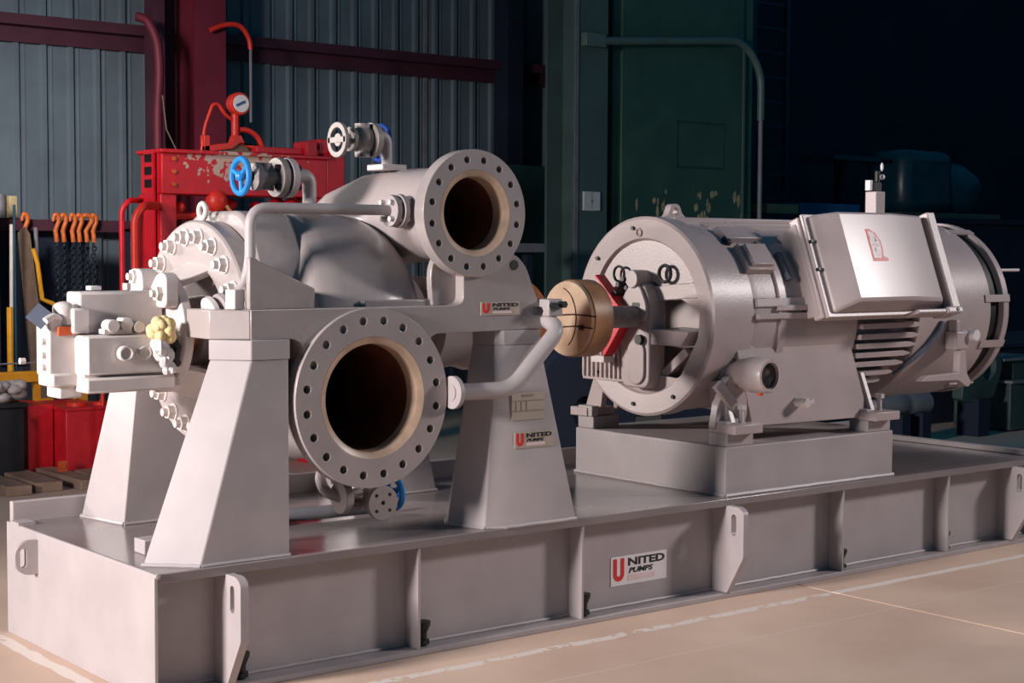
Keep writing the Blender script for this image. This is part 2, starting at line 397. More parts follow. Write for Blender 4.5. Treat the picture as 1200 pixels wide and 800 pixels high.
# red portal column (H section)
col = thing('steel_column', 'maroon red steel H column rising against the corrugated wall', 'column', (3.6, 6.9, 0))
part('flange', MB().box(3.56, 3.82, 6.6, 6.63, 0, 5.6), 'maroon', col, label='maroon flange towards the hall')
part('web', MB().box(3.67, 3.69, 6.63, 6.95, 0, 5.6), 'maroon', col)
part('flange', MB().box(3.56, 3.82, 6.95, 6.98, 0, 5.6), 'maroon', col)
part('side_channel', MB().box(3.3, 3.36, 6.72, 6.95, 0, 5.6).box(3.36, 3.55, 6.9, 6.95, 0, 5.6), 'girt', col, label='dark channel beside the column')

# ================================================================== BASEPLATE
H, L, W = 0.42, 4.91, 1.25
sk = thing('baseplate', 'long grey fabricated steel baseplate with stiffened side, carrying pump and motor', 'baseplate', (L / 2, W / 2, 0))
part('deck', MB().box(0.012, L - 0.012, 0.0, W - 0.004, 0.388, H), 'deck', sk, bevel=0.003, label='glossy grey deck plate')
part('end_plate', MB().box(0, 0.012, -0.002, W, 0, H + 0.002), 'paint', sk, bevel=0.002)
part('end_plate', MB().box(L - 0.012, L, -0.002, W, 0, H), 'paint', sk, bevel=0.002)
part('end_rim', MB().box(L - 0.05, L - 0.012, 0.01, W - 0.01, H, H + 0.028), 'paint', sk, bevel=0.004)
part('rear_rim', MB().box(0.012, L - 0.012, W - 0.03, W, H - 0.03, H + 0.078), 'paint', sk, bevel=0.004, label='raised rear rim of the deck')
part('side_web', MB().box(0.012, L - 0.012, 0.083, 0.095, 0.02, 0.388), 'paint', sk)
part('side_web', MB().box(0.012, L - 0.012, W - 0.095, W - 0.083, 0.02, 0.388), 'paint', sk)
part('bottom_flange', MB().box(0.012, L - 0.012, 0.0, 0.18, 0, 0.022), 'paint', sk, bevel=0.003)
part('bottom_flange', MB().box(0.012, L - 0.012, W - 0.18, W, 0, 0.022), 'paint', sk, bevel=0.003)
part('corner_bead', MB().sphere((0.012, -0.003, 0.414), 0.011, 0.006, 0.011, 10, 6), 'paint', sk)
def weld(mb, a, b, rr=0.006, n=None):
    a, b = Vector(a), Vector(b); n = n or max(4, int((b - a).length / 0.03))
    mb.tube([a + (b - a) * i / n + Vector((0, 0, random.uniform(-.0008, .0008))) for i in range(n + 1)], rr, 6)
wl = MB()
xs = [0.02, 0.27, 1.03, 1.805, 2.61, 3.35, 4.12, 4.64, 4.89]
for a, b in zip(xs, xs[1:]): weld(wl, (a + 0.01, 0.081, 0.026), (b - 0.01, 0.081, 0.026), 0.007)
part('weld_bead', wl, 'paint', sk)
st = None
for x in (1.03, 1.805, 3.35, 4.12):
    if st is None:
        st = part('stiffener', MB().prism(rounded([(0.004, 0.022), (0.083, 0.022), (0.083, 0.388), (0.004, 0.388)], 0.004), 'X', x - 0.006, x + 0.006), 'paint', sk, bevel=0.0015, at=(x, 0, 0))
    else: copy_at(st, sk, (x, 0, 0))
lb = None
for x in (0.335, 1.075, 1.845, 3.385, 4.145):
    if lb is None:
        mb = MB().cyl((x, 0.045, 0), 'Z', 0.022, 0.075, 0.015, 12).lathe([(0.07, 0.015), (0.1, 0.028), (0.112, 0.028), (0.112, 0.001)], (x, 0.045, 0), 'Z', 12).hexp((x, 0.045, 0), 'Z', 0.03, 0.045, 0.026)
        lb = part('levelling_bolt', mb, 'black', sk, label='black levelling bolt', at=(x, 0.045, 0.022))
    else: copy_at(lb, sk, (x, 0.045, 0.022))
lg = None
for x in (0.27, 2.61, 4.64):
    if lg is None:
        out = rounded([(0.083, 0.024), (-0.005, 0.024), (-0.098, 0.185), (-0.098, 0.372), (-0.07, 0.392), (0.0, 0.392), (0.0, 0.387), (0.083, 0.387)], [0, 0, .01, .03, .03, 0, 0, 0])
        lg = part('lifting_lug', MB().prism([out, slot(-0.042, 0.315, 0.014, 0.045)], 'X', x - 0.015, x + 0.015), 'paint', sk, bevel=0.002, at=(x, 0, 0), label='plate lifting lug with a slot')
    else: copy_at(lg, sk, (x, 0, 0))
out = rounded([(0.0, 0.27), (-0.05, 0.27), (-0.085, 0.30), (-0.085, 0.365), (-0.05, 0.395), (0.0, 0.395)], [0, .02, .03, .03, .02, 0])
mbx = MB(); 
mbx.prism([[(p[0], p[1]) for p in out], slot(-0.055, 0.333, 0.012, 0.035)], 'Y', 0.945, 0.967)
part('end_lug', mbx, 'paint', sk, bevel=0.002, label='rounded lifting lug on the end plate')
# drain stub on the deck's left rear edge
part('drip_lip', MB().box(-0.004, 0.06, 1.12, 1.2, H, H + 0.012), 'paint', sk)
# pump pedestals
def pedestal(bot, top, zt, cap, zc):
    p = part('pump_pedestal', MB().frustum(bot, H, top, zt), 'paint', sk, bevel=0.004)
    part('cap_plate', MB().frustum(cap, zt, cap, zc), 'paint', p, bevel=0.003)
    w = MB()
    for a, b in zip(bot, bot[1:] + bot[:1]): weld(w, (*a, H + 0.003), (*b, H + 0.003), 0.008)
    part('weld_bead', w, 'paint', p)
    return p
pedestal([(.035, .155), (.172, .016), (.508, .022), (.508, .24), (.30, .27)], [(.272, .135), (.371, .03), (.511, .03), (.511, .22), (.42, .22)], 1.085,
         [(.268, .135), (.368, .025), (.514, .025), (.514, .225), (.42, .23)], 1.152)
pfr = pedestal([(1.286, .187), (1.346, .03), (1.425, .0), (1.765, .0), (1.70, .25), (1.35, .28)], [(1.385, .16), (1.405, .05), (1.432, .03), (1.605, .03), (1.6, .2), (1.42, .21)], 1.10,
         [(1.385, .16), (1.405, .05), (1.432, .03), (1.608, .03), (1.6, .2), (1.42, .21)], 1.155)
pedestal([(.271, 1.19), (.32, .914), (.72, .914), (.70, 1.19)], [(.42, 1.15), (.39, .914), (.52, .914), (.52, 1.15)], 1.085,
         [(.42, 1.15), (.387, .91), (.523, .91), (.523, 1.15)], 1.152)
pedestal([(1.33, 1.19), (1.33, .914), (1.76, .914), (1.74, 1.19)], [(1.42, 1.15), (1.42, .914), (1.6, .914), (1.6, 1.15)], 1.085,
         [(1.42, 1.15), (1.417, .91), (1.603, .91), (1.6, 1.15)], 1.152)
# small jack lug on the deck in front of the left pedestal
part('deck_block', MB().box(0.12, 0.19, 0.32, 0.40, H, H + 0.05), 'paint', sk, bevel=0.004)
# motor pedestal
mp = part('motor_pedestal', MB().box(2.63, 3.735, 0.04, 1.01, H, 0.63), 'paint', sk, bevel=0.006)
w = MB(); weld(w, (2.628, 0.037, H + 0.004), (2.628, 1.01, H + 0.004), 0.01); weld(w, (2.628, 0.037, H + 0.004), (3.735, 0.037, H + 0.004), 0.01); weld(w, (3.738, 0.037, H + 0.004), (3.738, 1.01, H + 0.004), 0.008)
part('weld_bead', w, 'paint', mp)
jb = None
for i, (x, y, sy) in enumerate(((2.70, 0.10, -1), (3.62, 0.10, -1), (2.70, 0.95, 1), (3.62, 0.95, 1))):
    b_ = MB().box(x - 0.06, x + 0.1, y - 0.055, y + 0.055, 0.63, 0.685).box(x - 0.065, x - 0.025, y - 0.05, y + 0.05, 0.685, 0.735)
    q = part('motor_pad', b_, 'paint', sk, bevel=0.004)
    j = MB().cyl((x + 0.05, y + sy * .03, 0), 'Z', 0.685, 0.79, 0.011, 12).hexp((x + 0.05, y + sy * .03, 0), 'Z', 0.78, 0.80, 0.022).hexp((x + 0.05, y + sy * .03, 0), 'Z', 0.69, 0.712, 0.022)
    part('jack_bolt', j, 'bright', q)
# decals (white sign on the web, small ones on pedestal and pump)
def decal(x0, x1, z0, z1, y, parent, big=True):
    p = part('logo_plate', MB().box(x0, x1, y - 0.003, y, z0, z1), 'white' if big else 'name', parent, label='white logo sign with red U and black lettering' if big else 'pale logo plate with red U')
    w, h = x1 - x0, z1 - z0
    cx = x0 + 0.135 * w; hw = 0.095 * w; t = 0.062 * w
    U = [(cx - hw, z0 + .92 * h)]
    ro = hw; zc = z0 + 0.15 * h + ro
    outp = [(cx - hw, z0 + .93 * h)] + [(cx + ro * math.cos(PI + PI * i / 10), zc + ro * math.sin(PI + PI * i / 10)) for i in range(11)] + [(cx + hw, z0 + .93 * h)]
    ri = hw - t
    inn = [(cx + ri, z0 + .93 * h)] + [(cx + ri * math.cos(-PI * i / 10), zc + ri * math.sin(-PI * i / 10)) for i in range(11)] + [(cx - ri, z0 + .93 * h)]
    part('big_letter', MB().prism(outp + inn, 'Y', y - 0.0045, y - 0.002), 'sign_red', p, label='large red letter U')
    s1 = 0.345 * h
    part('lettering', text_mb('NITED', (x0 + 0.30 * w, y - 0.003, z0 + .64 * h), .66 * w, .27 * h), 'sign_black', p, label='black letters NITED')
    part('lettering', text_mb('PUMPS', (x0 + 0.31 * w, y - 0.003, z0 + .38 * h), .44 * w, .19 * h, shear=0.25), 'sign_black', p, label='black letters PUMPS')
    part('tag_line', MB().box(x0 + 0.3 * w, x0 + 0.78 * w, y - 0.0042, y - 0.002, z0 + .13 * h, z0 + .32 * h), 'sign_pink', p, label='faded pink bar')
decal(2.02, 2.328, 0.108, 0.226, 0.083, sk)
def pf_y(z): return 0.0 + (z - H) / (1.10 - H) * 0.03
decal(1.468, 1.655, 0.712, 0.773, 0.0125, sk, False)
npz = MB().box(1.458, 1.612, 0.014, 0.019, 0.818, 0.921)
npl = part('nameplate', npz, 'name', sk, label='beige nameplate with blank boxes')
part('nameplate_field', MB().box(1.505, 1.56, 0.0125, 0.015, 0.905, 0.913).box(1.462, 1.608, 0.0125, 0.015, 0.888, 0.891).box(1.462, 1.608, 0.0125, 0.015, 0.850, 0.853)
     .box(1.475, 1.478, 0.0125, 0.015, 0.853, 0.886).box(1.5, 1.503, 0.0125, 0.015, 0.853, 0.886).box(1.525, 1.528, 0.0125, 0.015, 0.853, 0.888), 'nameline', npl)

# ================================================================== PUMP
AY, AZ = 0.54, 1.16
pu = thing('process_pump', 'grey horizontal two-flange process pump standing on four pedestals of the baseplate', 'pump', (0.85, AY, 1.152))
# front plate: left foot arm, cross arm, plate below the discharge flange
P1 = rounded([(.372, 1.252), (1.20, 1.252), (1.247, 1.262), (1.247, 1.36), (1.22, 1.41), (1.283, 1.405), (1.37, 1.42), (1.484, 1.444), (1.541, 1.393), (1.571, 1.319), (1.60, 1.26), (1.621, 1.215), (1.622, 1.157),
              (1.095, 1.152), (1.085, 1.05), (1.02, 1.10), (.94, 1.15), (.845, 1.168), (.75, 1.15), (.67, 1.10), (.575, 1.03), (.575, 1.152), (.372, 1.152)],
             [0, 0, .035, 0, 0, 0, 0, .04, .04, .03, .03, .02, 0, .05, 0, 0, 0, 0, 0, 0, 0, .07, 0])
part('foot_arm', MB().prism(P1, 'Y', 0.036, 0.13), 'cast', pu, bevel=0.003, label='grey front plate joining both nozzles and feet')
part('neck_web', MB().prism(rounded([(1.145, 1.252), (1.25, 1.252), (1.25, 1.46), (1.18, 1.46), (1.14, 1.40), (1.135, 1.34)], [0, 0, 0, 0, .03, .03]), 'Y', 0.085, 0.115), 'cast', pu, bevel=0.004)
part('casing_ledge', MB().box(.86, 1.175, .10, .30, 1.245, 1.275), 'cast', pu, bevel=0.006)
part('foot_toe', MB().frustum([(.371, .038), (.272, .14), (.272, .30), (.45, .30), (.45, .06), (.374, .05)], 1.153, [(.371, .038), (.272, .14), (.272, .30), (.45, .30), (.45, .06), (.374, .05)], 1.251), 'cast', pu, bevel=0.004)
part('gusset', MB().prism([(.375, 1.252), (.625, 1.252), (.628, 1.32), (.383, 1.425), (.375, 1.425)], 'Y', 0.05, 0.075), 'cast', pu, bevel=0.004)
part('gusset', MB().box(.606, .627, 0.06, 0.28, 1.25, 1.317), 'cast', pu, bevel=0.004)
part('foot_arm', MB().prism([(.372, 1.252), (1.62, 1.252), (1.62, 1.152), (.372, 1.152)], 'Y', 0.95, 1.04), 'cast', pu, bevel=0.006)
# nozzle flanges with real bolt holes
def nozzle_flange(name, cx, cz, ro, rb, rraise, nh, rh, hr, y0, y1, label):
    f = part(name, holed_ring(cx, cz, ro, rraise, rh, hr, nh, y0, y1), 'cast', pu, bevel=0.002, label=label)
    part('gasket_face', MB().lathe([(0, rraise), (0.002, rraise - 0.003), (0.006, rb + 0.006), (0.012, rb), (0.07, rb - .001), (0.07, rraise), (0, rraise)], (cx, y0, cz), 'Y', 56), 'raised', f, label='tan machined gasket face')
    b = MB()
    for i in range(nh):
        a = PI / nh + 2 * PI * i / nh
        b.cyl((cx + rh * math.cos(a), 0, cz + rh * math.sin(a)), 'Y', y1 - 0.012, y1 + 0.004, hr * 1.02, 12)
    part('bolt_hole', b, 'black', f, kind='stuff', label='dark bolt holes')
    return f
sf = nozzle_flange('suction_flange', .845, .936, .316, .190, .214, 20, .272, .0145, 0.018, 0.075, 'large lower suction flange ring')
df = nozzle_flange('discharge_flange', 1.283, 1.586, .232, .134, .157, 16, .196, .0125, 0.012, 0.07, 'upper discharge flange ring')
part('bore', MB().lathe([(0.087, .188), (0.80, .188), (0.85, .12), (0.85, 0.001)], (.845, 0, .936), 'Y', 48), 'bore', pu, label='dark rusty suction bore')
part('bore', MB().lathe([(0.08, .132), (0.5, .132), (0.56, .06), (0.56, 0.001)], (1.283, 0, 1.586), 'Y', 48), 'bore', pu, label='dark rusty discharge bore')
# nozzles
def shell(path, rads, seg=40):
    return MB().tube(path, rads, seg)
sn = MB(); sn.lathe([(0.07, .262), (0.11, .222), (0.3, .235), (0.46, .26)], (.845, 0, .936), 'Y', 48)
part('suction_nozzle', sn, 'cast', pu)
dn = MB(); pts = []; rd = []
dpath = [(1.283, .065, 1.586), (1.283, .12, 1.586), (1.281, .26, 1.586), (1.265, .42, 1.582), (1.225, .54, 1.56), (1.17, .62, 1.51), (1.11, .66, 1.43), (1.06, .68, 1.28)]
drad = [.182, .172, .175, .18, .19, .2, .21, .22]
dn.lathe([(0.066, .19), (0.085, .165), (0.2, .166)], (1.283, 0, 1.586), 'Y', 48)
dn.tube([Vector(p) for p in dpath[1:]], drad[1:], 40, caps=(0, 1))
part('discharge_nozzle', dn, 'cast', pu, ang=60)
# casing body
O = (0, AY, AZ)
cs = MB().lathe([(.5, .1), (.5, .362), (.66, .366), (.675, .385), (.69, .405), (.72, .424), (.80, .430), (.96, .428), (1.05, .418), (1.11, .395), (1.16, .355), (1.20, .30), (1.225, .235), (1.255, .2), (1.255, .1)], O, 'X', 72, closed=True)
cas = part('casing', cs, 'cast', pu, ang=40, label='rounded grey volute casing')
def bore_out(o, mb):
    c = bpy.data.objects.new('cutter', mesh_of('cutter', mb, 'bore', Vector((0, 0, 0)))); COL.objects.link(c)
    b = o.modifiers.new('cut', 'BOOLEAN'); b.operation = 'DIFFERENCE'; b.solver = 'EXACT'; b.object = c
    bpy.context.view_layer.update(); dg = bpy.context.evaluated_depsgraph_get(); dg.update()
    me = bpy.data.meshes.new_from_object(o.evaluated_get(dg)); o.modifiers.clear(); o.data = me
    bpy.data.objects.remove(c, do_unlink=True); me.polygons.foreach_set('use_smooth', [True] * len(me.polygons)); me.set_sharp_from_angle(angle=D2R(40))
bore_out(cas, MB().cyl((.845, 0, .936), 'Y', -.1, .86, .1905, 48))
bore_out(cas, MB().cyl((1.283, 0, 1.586), 'Y', -.1, .56, .1345, 48))
sb = MB().prism(rounded([(.20, 1.24), (.24, 1.43), (.32, 1.56), (.38, 1.588), (.66, 1.588), (.76, 1.54), (.86, 1.3)], [0, .05, .05, .03, .03, .05, 0]), 'X', .505, .70)
part('volute_box', sb, 'cast', pu, bevel=0.015, ang=40)
# lower casing ring, drain boss
part('casing_rib', MB().lathe([(.575, .36), (.575, .378), (.60, .378), (.60, .36)], O, 'X', 64), 'cast', pu)
part('drain_boss', MB().cyl((.9, .3, 0), 'Z', .60, .735, .05), 'cast', pu)
# left end cover
cv = MB().lathe([(.50, .1), (.50, .395), (.43, .395), (.42, .388), (.42, .235), (.45, .225), (.45, .1)], O, 'X', 72)
ec = part('end_cover', cv, 'cast', pu, bevel=0.003, label='round end cover ringed with studs and nuts')
nm = MB().hexp((0, 0, 0), 'X', -0.03, 0.0, 0.026).cyl((0, 0, 0), 'X', -0.048, -0.028, 0.015, 10).cyl((0, 0, 0), 'X', -0.005, 0.0, 0.032, 16)
nut = None
for i in range(20):
    a = 2 * PI * (i + .5) / 20
    pos = (.419, AY + .338 * math.cos(a), AZ + .338 * math.sin(a))
    if nut is None:
        nut = bpy.data.objects.new('stud_nut', mesh_of('stud_nut', nm, 'bright', Vector((0, 0, 0)))); COL.objects.link(nut); nut.parent = ec
        nut.location = Vector(pos) - WP[ec.name]; WP[nut.name] = Vector(pos)
    else: copy_at(nut, ec, pos)
# eye bolt on top of the cover
def eye(o, R, rr, axis, stem=0.03):
    m = MB().torus((o[0], o[1], o[2] + R + stem), axis, R, rr, 24, 10); m.cyl((o[0], o[1], 0), 'Z', o[2], o[2] + stem + rr, rr * 1.1, 12); return m
part('eye_bolt', eye((.46, AY, AZ + .39), .026, .010, 'X', .012), 'bright', pu, label='small pale lifting eye bolt')
# seal chamber and gland
part('seal_chamber', MB().lathe([(.40, .05), (.40, .12), (.47, .13), (.47, .05)], O, 'X', 40), 'cast', pu)
gl = MB().lathe([(.345, .03), (.345, .06), (.372, .062), (.374, .085), (.40, .088), (.40, .03)], O, 'X', 40)
part('shaft', MB().cyl(O, 'X', .26, .47, .045), 'steel', pu)
part('seal_gland', gl, 'copper', pu, label='copper coloured seal gland')
gb = MB()
for i in range(6):
    a = 2 * PI * (i + .25) / 6; gb.hexp((0, AY + .075 * math.cos(a), AZ + .075 * math.sin(a)), 'X', .352, .376, .016)
part('gland_nut', gb, 'copper', pu, kind='stuff')
# bearing bracket, cast yoke with openings
bk = MB()
for a0, a1 in ((218, 335), (62, 118)):
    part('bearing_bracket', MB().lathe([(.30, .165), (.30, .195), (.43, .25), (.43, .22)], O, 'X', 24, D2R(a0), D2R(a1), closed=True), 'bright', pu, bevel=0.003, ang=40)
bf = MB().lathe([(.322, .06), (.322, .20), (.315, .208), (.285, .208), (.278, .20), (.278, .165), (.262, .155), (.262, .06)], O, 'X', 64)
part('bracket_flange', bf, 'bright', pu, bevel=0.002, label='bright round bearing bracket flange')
# bearing housing (left end, its bright light put into the paler paint)
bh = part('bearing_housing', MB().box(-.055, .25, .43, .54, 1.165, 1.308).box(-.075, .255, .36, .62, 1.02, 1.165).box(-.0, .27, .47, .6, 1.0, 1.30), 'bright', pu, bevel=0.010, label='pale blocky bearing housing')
part('housing_cover', MB().box(-.068, .238, .332, .366, 1.035, 1.163), 'bright', bh, bevel=0.006)
part('housing_ledge', MB().box(-.075, .245, .325, .62, .975, 1.026), 'bright', bh, bevel=0.008)
ep = part('end_housing', MB().box(-.165, -.06, .42, .53, 1.03, 1.225).box(-.09, -.03, .40, .56, 1.17, 1.255).box(-.16, -.06, .405, .53, .995, 1.04), 'bright', bh, bevel=0.008)
part('end_foot', MB().box(-.13, -.05, .42, .53, .955, 1.0), 'bright', bh, bevel=0.006)
part('breather_cap', MB().cyl((-.10, .45, 0), 'Z', 1.2, 1.255, .036, 20).sphere((-.10, .45, 1.255), .036, .036, .022, 16, 8), 'bright', bh)
part('top_plug', MB().box(-.005, .035, .45, .49, 1.312, 1.327), 'white', bh, bevel=0.003)
part('top_plug', MB().cyl((.13, .46, 0), 'Z', 1.312, 1.335, .014, 10), 'bright', bh)
lug = MB().prism(rounded([(.36, 1.25), (.36, 1.365), (.42, 1.375), (.50, 1.30), (.44, 1.25)], .03), 'X', .225, .275)
part('bracket_ear', lug, 'bright', bh, bevel=0.006)
part('bracket_ear', MB().prism(rounded([(.52, 1.3), (.53, 1.38), (.62, 1.385), (.64, 1.3)], .03), 'X', .215, .28), 'bright', bh, bevel=0.006)
sn_ = MB()
for y, z in ((.40, 1.30), (.585, 1.355), (.375, 1.05), (.39, .985)): sn_.hexp((0, y, z), 'X', .205, .28, .026).cyl((0, y, z), 'X', .19, .21, .013, 10)
part('bracket_nut', sn_, 'bright', bh, kind='stuff')
fit = MB().cyl((.03, 0, 1.195), 'Y', .345, .40, .022, 16).box(.0, .10, .355, .40, 1.168, 1.185).hexp((.08, 0, 1.2), 'Y', .35, .40, .025).cyl((.125, 0, 1.19), 'Y', .35, .41, .02)
part('oil_fitting', fit, 'bright', bh, bevel=0.002)
oc = MB().cyl((.055, 0, 1.105), 'Y', .305, .325, .026, 20).torus((.055, .305, 1.105), 'Y', .022, .005, 20, 8).cyl((.115, 0, 1.105), 'Y', .31, .325, .016).torus((.125, .31, 1.105), 'Y', .02, .004, 18, 8)
part('sight_glass', oc, 'bright', bh)
es = MB()
for z in (1.06, 1.10, 1.145): es.hexp((0, .45, z), 'X', -.178, -.16, .012)
es.hexp((0, .64, 1.07), 'X', -.178, -.16, .012)
part('end_bolt', es, 'bright', bh, kind='stuff')
part('orange_cap', MB().box(-.135, -.085, .412, .424, 1.165, 1.195), 'sticker', bh, bevel=0.003, label='small orange transit cap')
# plastic tag hanging on a wire at the far left
tg = MB().box(-.032, .032, -.003, .003, -.032, .032, Matrix.Translation((-.19, .43, 1.23)) @ Matrix.Rotation(D2R(45), 4, 'Y') @ Matrix.Rotation(D2R(-30), 4, 'Z'))
part('transit_tag', tg, 'bluegrey', bh, label='grey diamond transit tag')
part('tag_wire', MB().tube([(-.18, .41, 1.215), (-.15, .42, 1.23), (-.12, .43, 1.22)], .012, 10), 'bright', bh)
# right hand side bearing and seal (seen through the openings)
part('end_cover', MB().lathe([(1.25, .1), (1.25, .20), (1.30, .21), (1.31, .20), (1.31, .1)], O, 'X', 56), 'cast', pu)
part('seal_chamber', MB().lathe([(1.30, .05), (1.30, .15), (1.42, .14), (1.42, .05)], O, 'X', 40), 'cast', pu)
part('bearing_bracket', MB().lathe([(1.40, .1), (1.40, .19), (1.56, .17), (1.62, .19), (1.70, .19), (1.72, .1)], O, 'X', 48), 'cast', pu)
part('shaft', MB().cyl(O, 'X', 1.70, 1.93, .05), 'steel', pu)
ch = part('pump_hub', MB().lathe([(1.80, .05), (1.80, .10), (1.87, .10), (1.875, .165), (1.93, .168), (1.94, .16), (1.94, .05)], O, 'X', 48), 'rust', pu, label='rust orange coupling hub on the pump shaft')
decal(1.325, 1.508, 1.213, 1.262, 0.036, pu, False)
part('plate_hole', MB().cyl((1.482, 0, 1.398), 'Y', 0.0335, 0.037, .019, 16), 'black', pu, label='dark tapped hole')
part('casing_nut', MB().hexp((.365, .13, 0), 'Z', 1.252, 1.318, .036), 'bright', pu, bevel=0.003)

# flush pipes
f1 = thing('flush_pipe', 'thin grey seal flush pipe rising from end cover and running along pump top', 'pipe', (.40, .2, 1.26))
part('pipe', MB().tube([(.36, .22, 1.258), (.43, .2, 1.31), (.462, .2, 1.40), (.462, .2, 1.594), (1.06, .2, 1.596)], .019, 14, .07), 'paint', f1, ang=60)
part('pipe_flange', MB().cyl((0, .2, 1.594), 'X', 1.03, 1.052, .058, 32), 'paint', f1, bevel=0.002)
part('pipe_flange', MB().cyl((0, .2, 1.594), 'X', 1.064, 1.084, .062, 32), 'paint', f1, bevel=0.002)
bm_ = MB()
for a in (45, 135, 225, 315): bm_.hexp((0, .2 + .042 * math.cos(D2R(a)), 1.594 + .042 * math.sin(D2R(a))), 'X', 1.012, 1.098, .011)
part('flange_bolt', bm_, 'bright', f1, kind='stuff')
part('pipe_flange', MB().lathe([(0, .001), (0, .052), (.02, .052), (.02, .001)], (0, 0, 0), 'Z', 28, mx=Matrix.Translation((.36, .225, 1.25)) @ Matrix.Rotation(D2R(70), 4, 'Y')), 'paint', f1, bevel=0.002)
part('pipe_flange', MB().lathe([(0, .001), (0, .05), (.02, .05), (.02, .001)], (0, 0, 0), 'Z', 28, mx=Matrix.Translation((.325, .24, 1.24)) @ Matrix.Rotation(D2R(70), 4, 'Y')), 'bright', f1, bevel=0.002)
f2 = thing('balance_pipe', 'thick bent grey pipe crossing in front of right pump pedestal', 'pipe', (1.5, -.02, .93))
part('pipe', MB().tube([(1.165, -.0, .94), (1.42, -.03, .94), (1.64, -.04, 1.16), (1.64, .06, 1.20)], .031, 16, .06), 'paint', f2, ang=60)
part('pipe_flange', MB().cyl((0, 0, .94), 'X', 1.166, 1.186, .06, 32), 'paint', f2, bevel=0.002)
bl = MB().box(1.605, 1.675, -.02, .1, 1.205, 1.27)
part('pipe_block', bl, 'paint', f2, bevel=0.006)
bq = MB(); bq.hexp((1.62, 0, 1.245), 'Y', -.045, -.02, .014).hexp((1.664, 0, 1.25), 'Y', -.045, -.02, .014).hexp((0, .03, 1.225), 'X', 1.575, 1.606, .018)
part('block_bolt', bq, 'dark', f2, kind='stuff')

# valves
def handwheel(mb, c, axis, R, rr):
    mb.torus(c, axis, R, rr, 28, 8)
    for k in range(3):
        a = 2 * PI * k / 3 + .4; f = AX[axis]
        oo = {'X': (c[1], c[2], c[0]), 'Y': (c[0], c[2], c[1])}[axis]
        mb.tube([f(oo[2], oo[0], oo[1]), f(oo[2], oo[0] + R * math.cos(a), oo[1] + R * math.sin(a))], rr * .8, 8)
    mb.sphere(c, rr * 1.8, rr * 1.8, rr * 1.8, 12, 8)
v2 = thing('vent_valve', 'vent valve with bright blue handwheel on left part of pump casing', 'valve', (.83, .47, 1.618))
part('riser', MB().tube([(.84, .47, 1.63), (.84, .47, 1.735), (.77, .47, 1.735)], .026, 14, .045), 'paint', v2, ang=60)
part('riser_foot', MB().box(.785, .895, .415, .525, 1.616, 1.634), 'paint', v2, bevel=0.004)
part('valve_flange', MB().cyl((0, .47, 1.725), 'X', .735, .762, .072, 36), 'paint', v2, bevel=0.002)
part('valve_flange', MB().cyl((0, .47, 1.725), 'X', .695, .722, .072, 36), 'steel', v2, bevel=0.002)
bb = MB()
for a in (45, 135, 225, 315): bb.hexp((0, .47 + .05 * math.cos(D2R(a)), 1.725 + .05 * math.sin(D2R(a))), 'X', .68, .78, .012)
part('flange_bolt', bb, 'dark', v2, kind='stuff')
part('valve_body', MB().lathe([(.60, .02), (.605, .05), (.625, .052), (.63, .035), (.67, .04), (.70, .03)], (0, .47, 1.725), 'X', 24).cyl((.65, .47, 0), 'Z', 1.68, 1.775, .03), 'steel', v2)
part('stem', MB().cyl((0, .47, 1.725), 'X', .545, .62, .009, 10), 'dark', v2)
hw = MB(); handwheel(hw, (.555, .47, 1.725), 'X', .062, .011); part('handwheel', hw, 'blue', v2, label='bright blue handwheel')
v2.location = v2.location + Vector((.02, 0, -.012))
v1 = thing('vent_valve', 'vent valve with dark blue handwheel standing on upper discharge nozzle', 'valve', (1.16, .45, 1.765))
part('riser', MB().tube([(1.155, .45, 1.755), (1.155, .45, 1.885), (1.08, .45, 1.885)], .021, 14, .04), 'paint', v1, ang=60)
part('riser_foot', MB().box(1.10, 1.21, .395, .505, 1.752, 1.776), 'paint', v1, bevel=0.004)
part('valve_flange', MB().cyl((0, .45, 1.865), 'X', 1.075, 1.10, .066, 36), 'steel', v1, bevel=0.002)
part('valve_body', MB().sphere((1.045, .45, 1.865), .05, .048, .055, 18, 12).cyl((1.045, .45, 0), 'Z', 1.80, 1.925, .03, 14).lathe([(.985, .02), (.985, .045), (1.0, .045), (1.005, .028), (1.03, .028)], (0, .45, 1.865), 'X', 24), 'steel', v1)
part('valve_flange', MB().ring((0, .45, 1.86), 'X', .93, .945, .066, .045, 36), 'steel', v1, bevel=0.002)
part('yoke', MB().cyl((0, .45, 1.86), 'X', .935, 1.0, .024, 16).box(.93, .945, .39, .51, 1.85, 1.87), 'steel', v1)
hw = MB(); handwheel(hw, (1.20, .56, 1.865), 'X', .068, .009); hw.cyl((0, .56, 1.865), 'X', 1.05, 1.2, .01, 8); hw.cyl((1.05, 0, 1.865), 'Y', .45, .56, .012, 8)
part('handwheel', hw, 'blued', v1, label='dark blue handwheel')
v1.location = v1.location + Vector((.035, 0, -.0))
dv = thing('drain_valve', 'drain valve with blank flange and blue handwheel below the large suction flange', 'valve', (.95, .17, .47))
part('blank_flange', MB().prism([circ(.95, .545, .062, 40)] + [circ(.95 + .04 * math.cos(a), .545 + .04 * math.sin(a), .007, 10, rev=True) for a in (PI / 4, 3 * PI / 4, 5 * PI / 4, 7 * PI / 4)] + [circ(.95, .545, .0085, 10, rev=True)], 'Y', .115, .135), 'cast', dv, bevel=0.0015)
hb = MB()
for a in (PI / 4, 3 * PI / 4, 5 * PI / 4, 7 * PI / 4): hb.cyl((.95 + .04 * math.cos(a), 0, .545 + .04 * math.sin(a)), 'Y', .13, .15, .008, 8)
hb.cyl((.95, 0, .545), 'Y', .13, .15, .009, 8)
part('bolt_hole', hb, 'black', dv, kind='stuff')
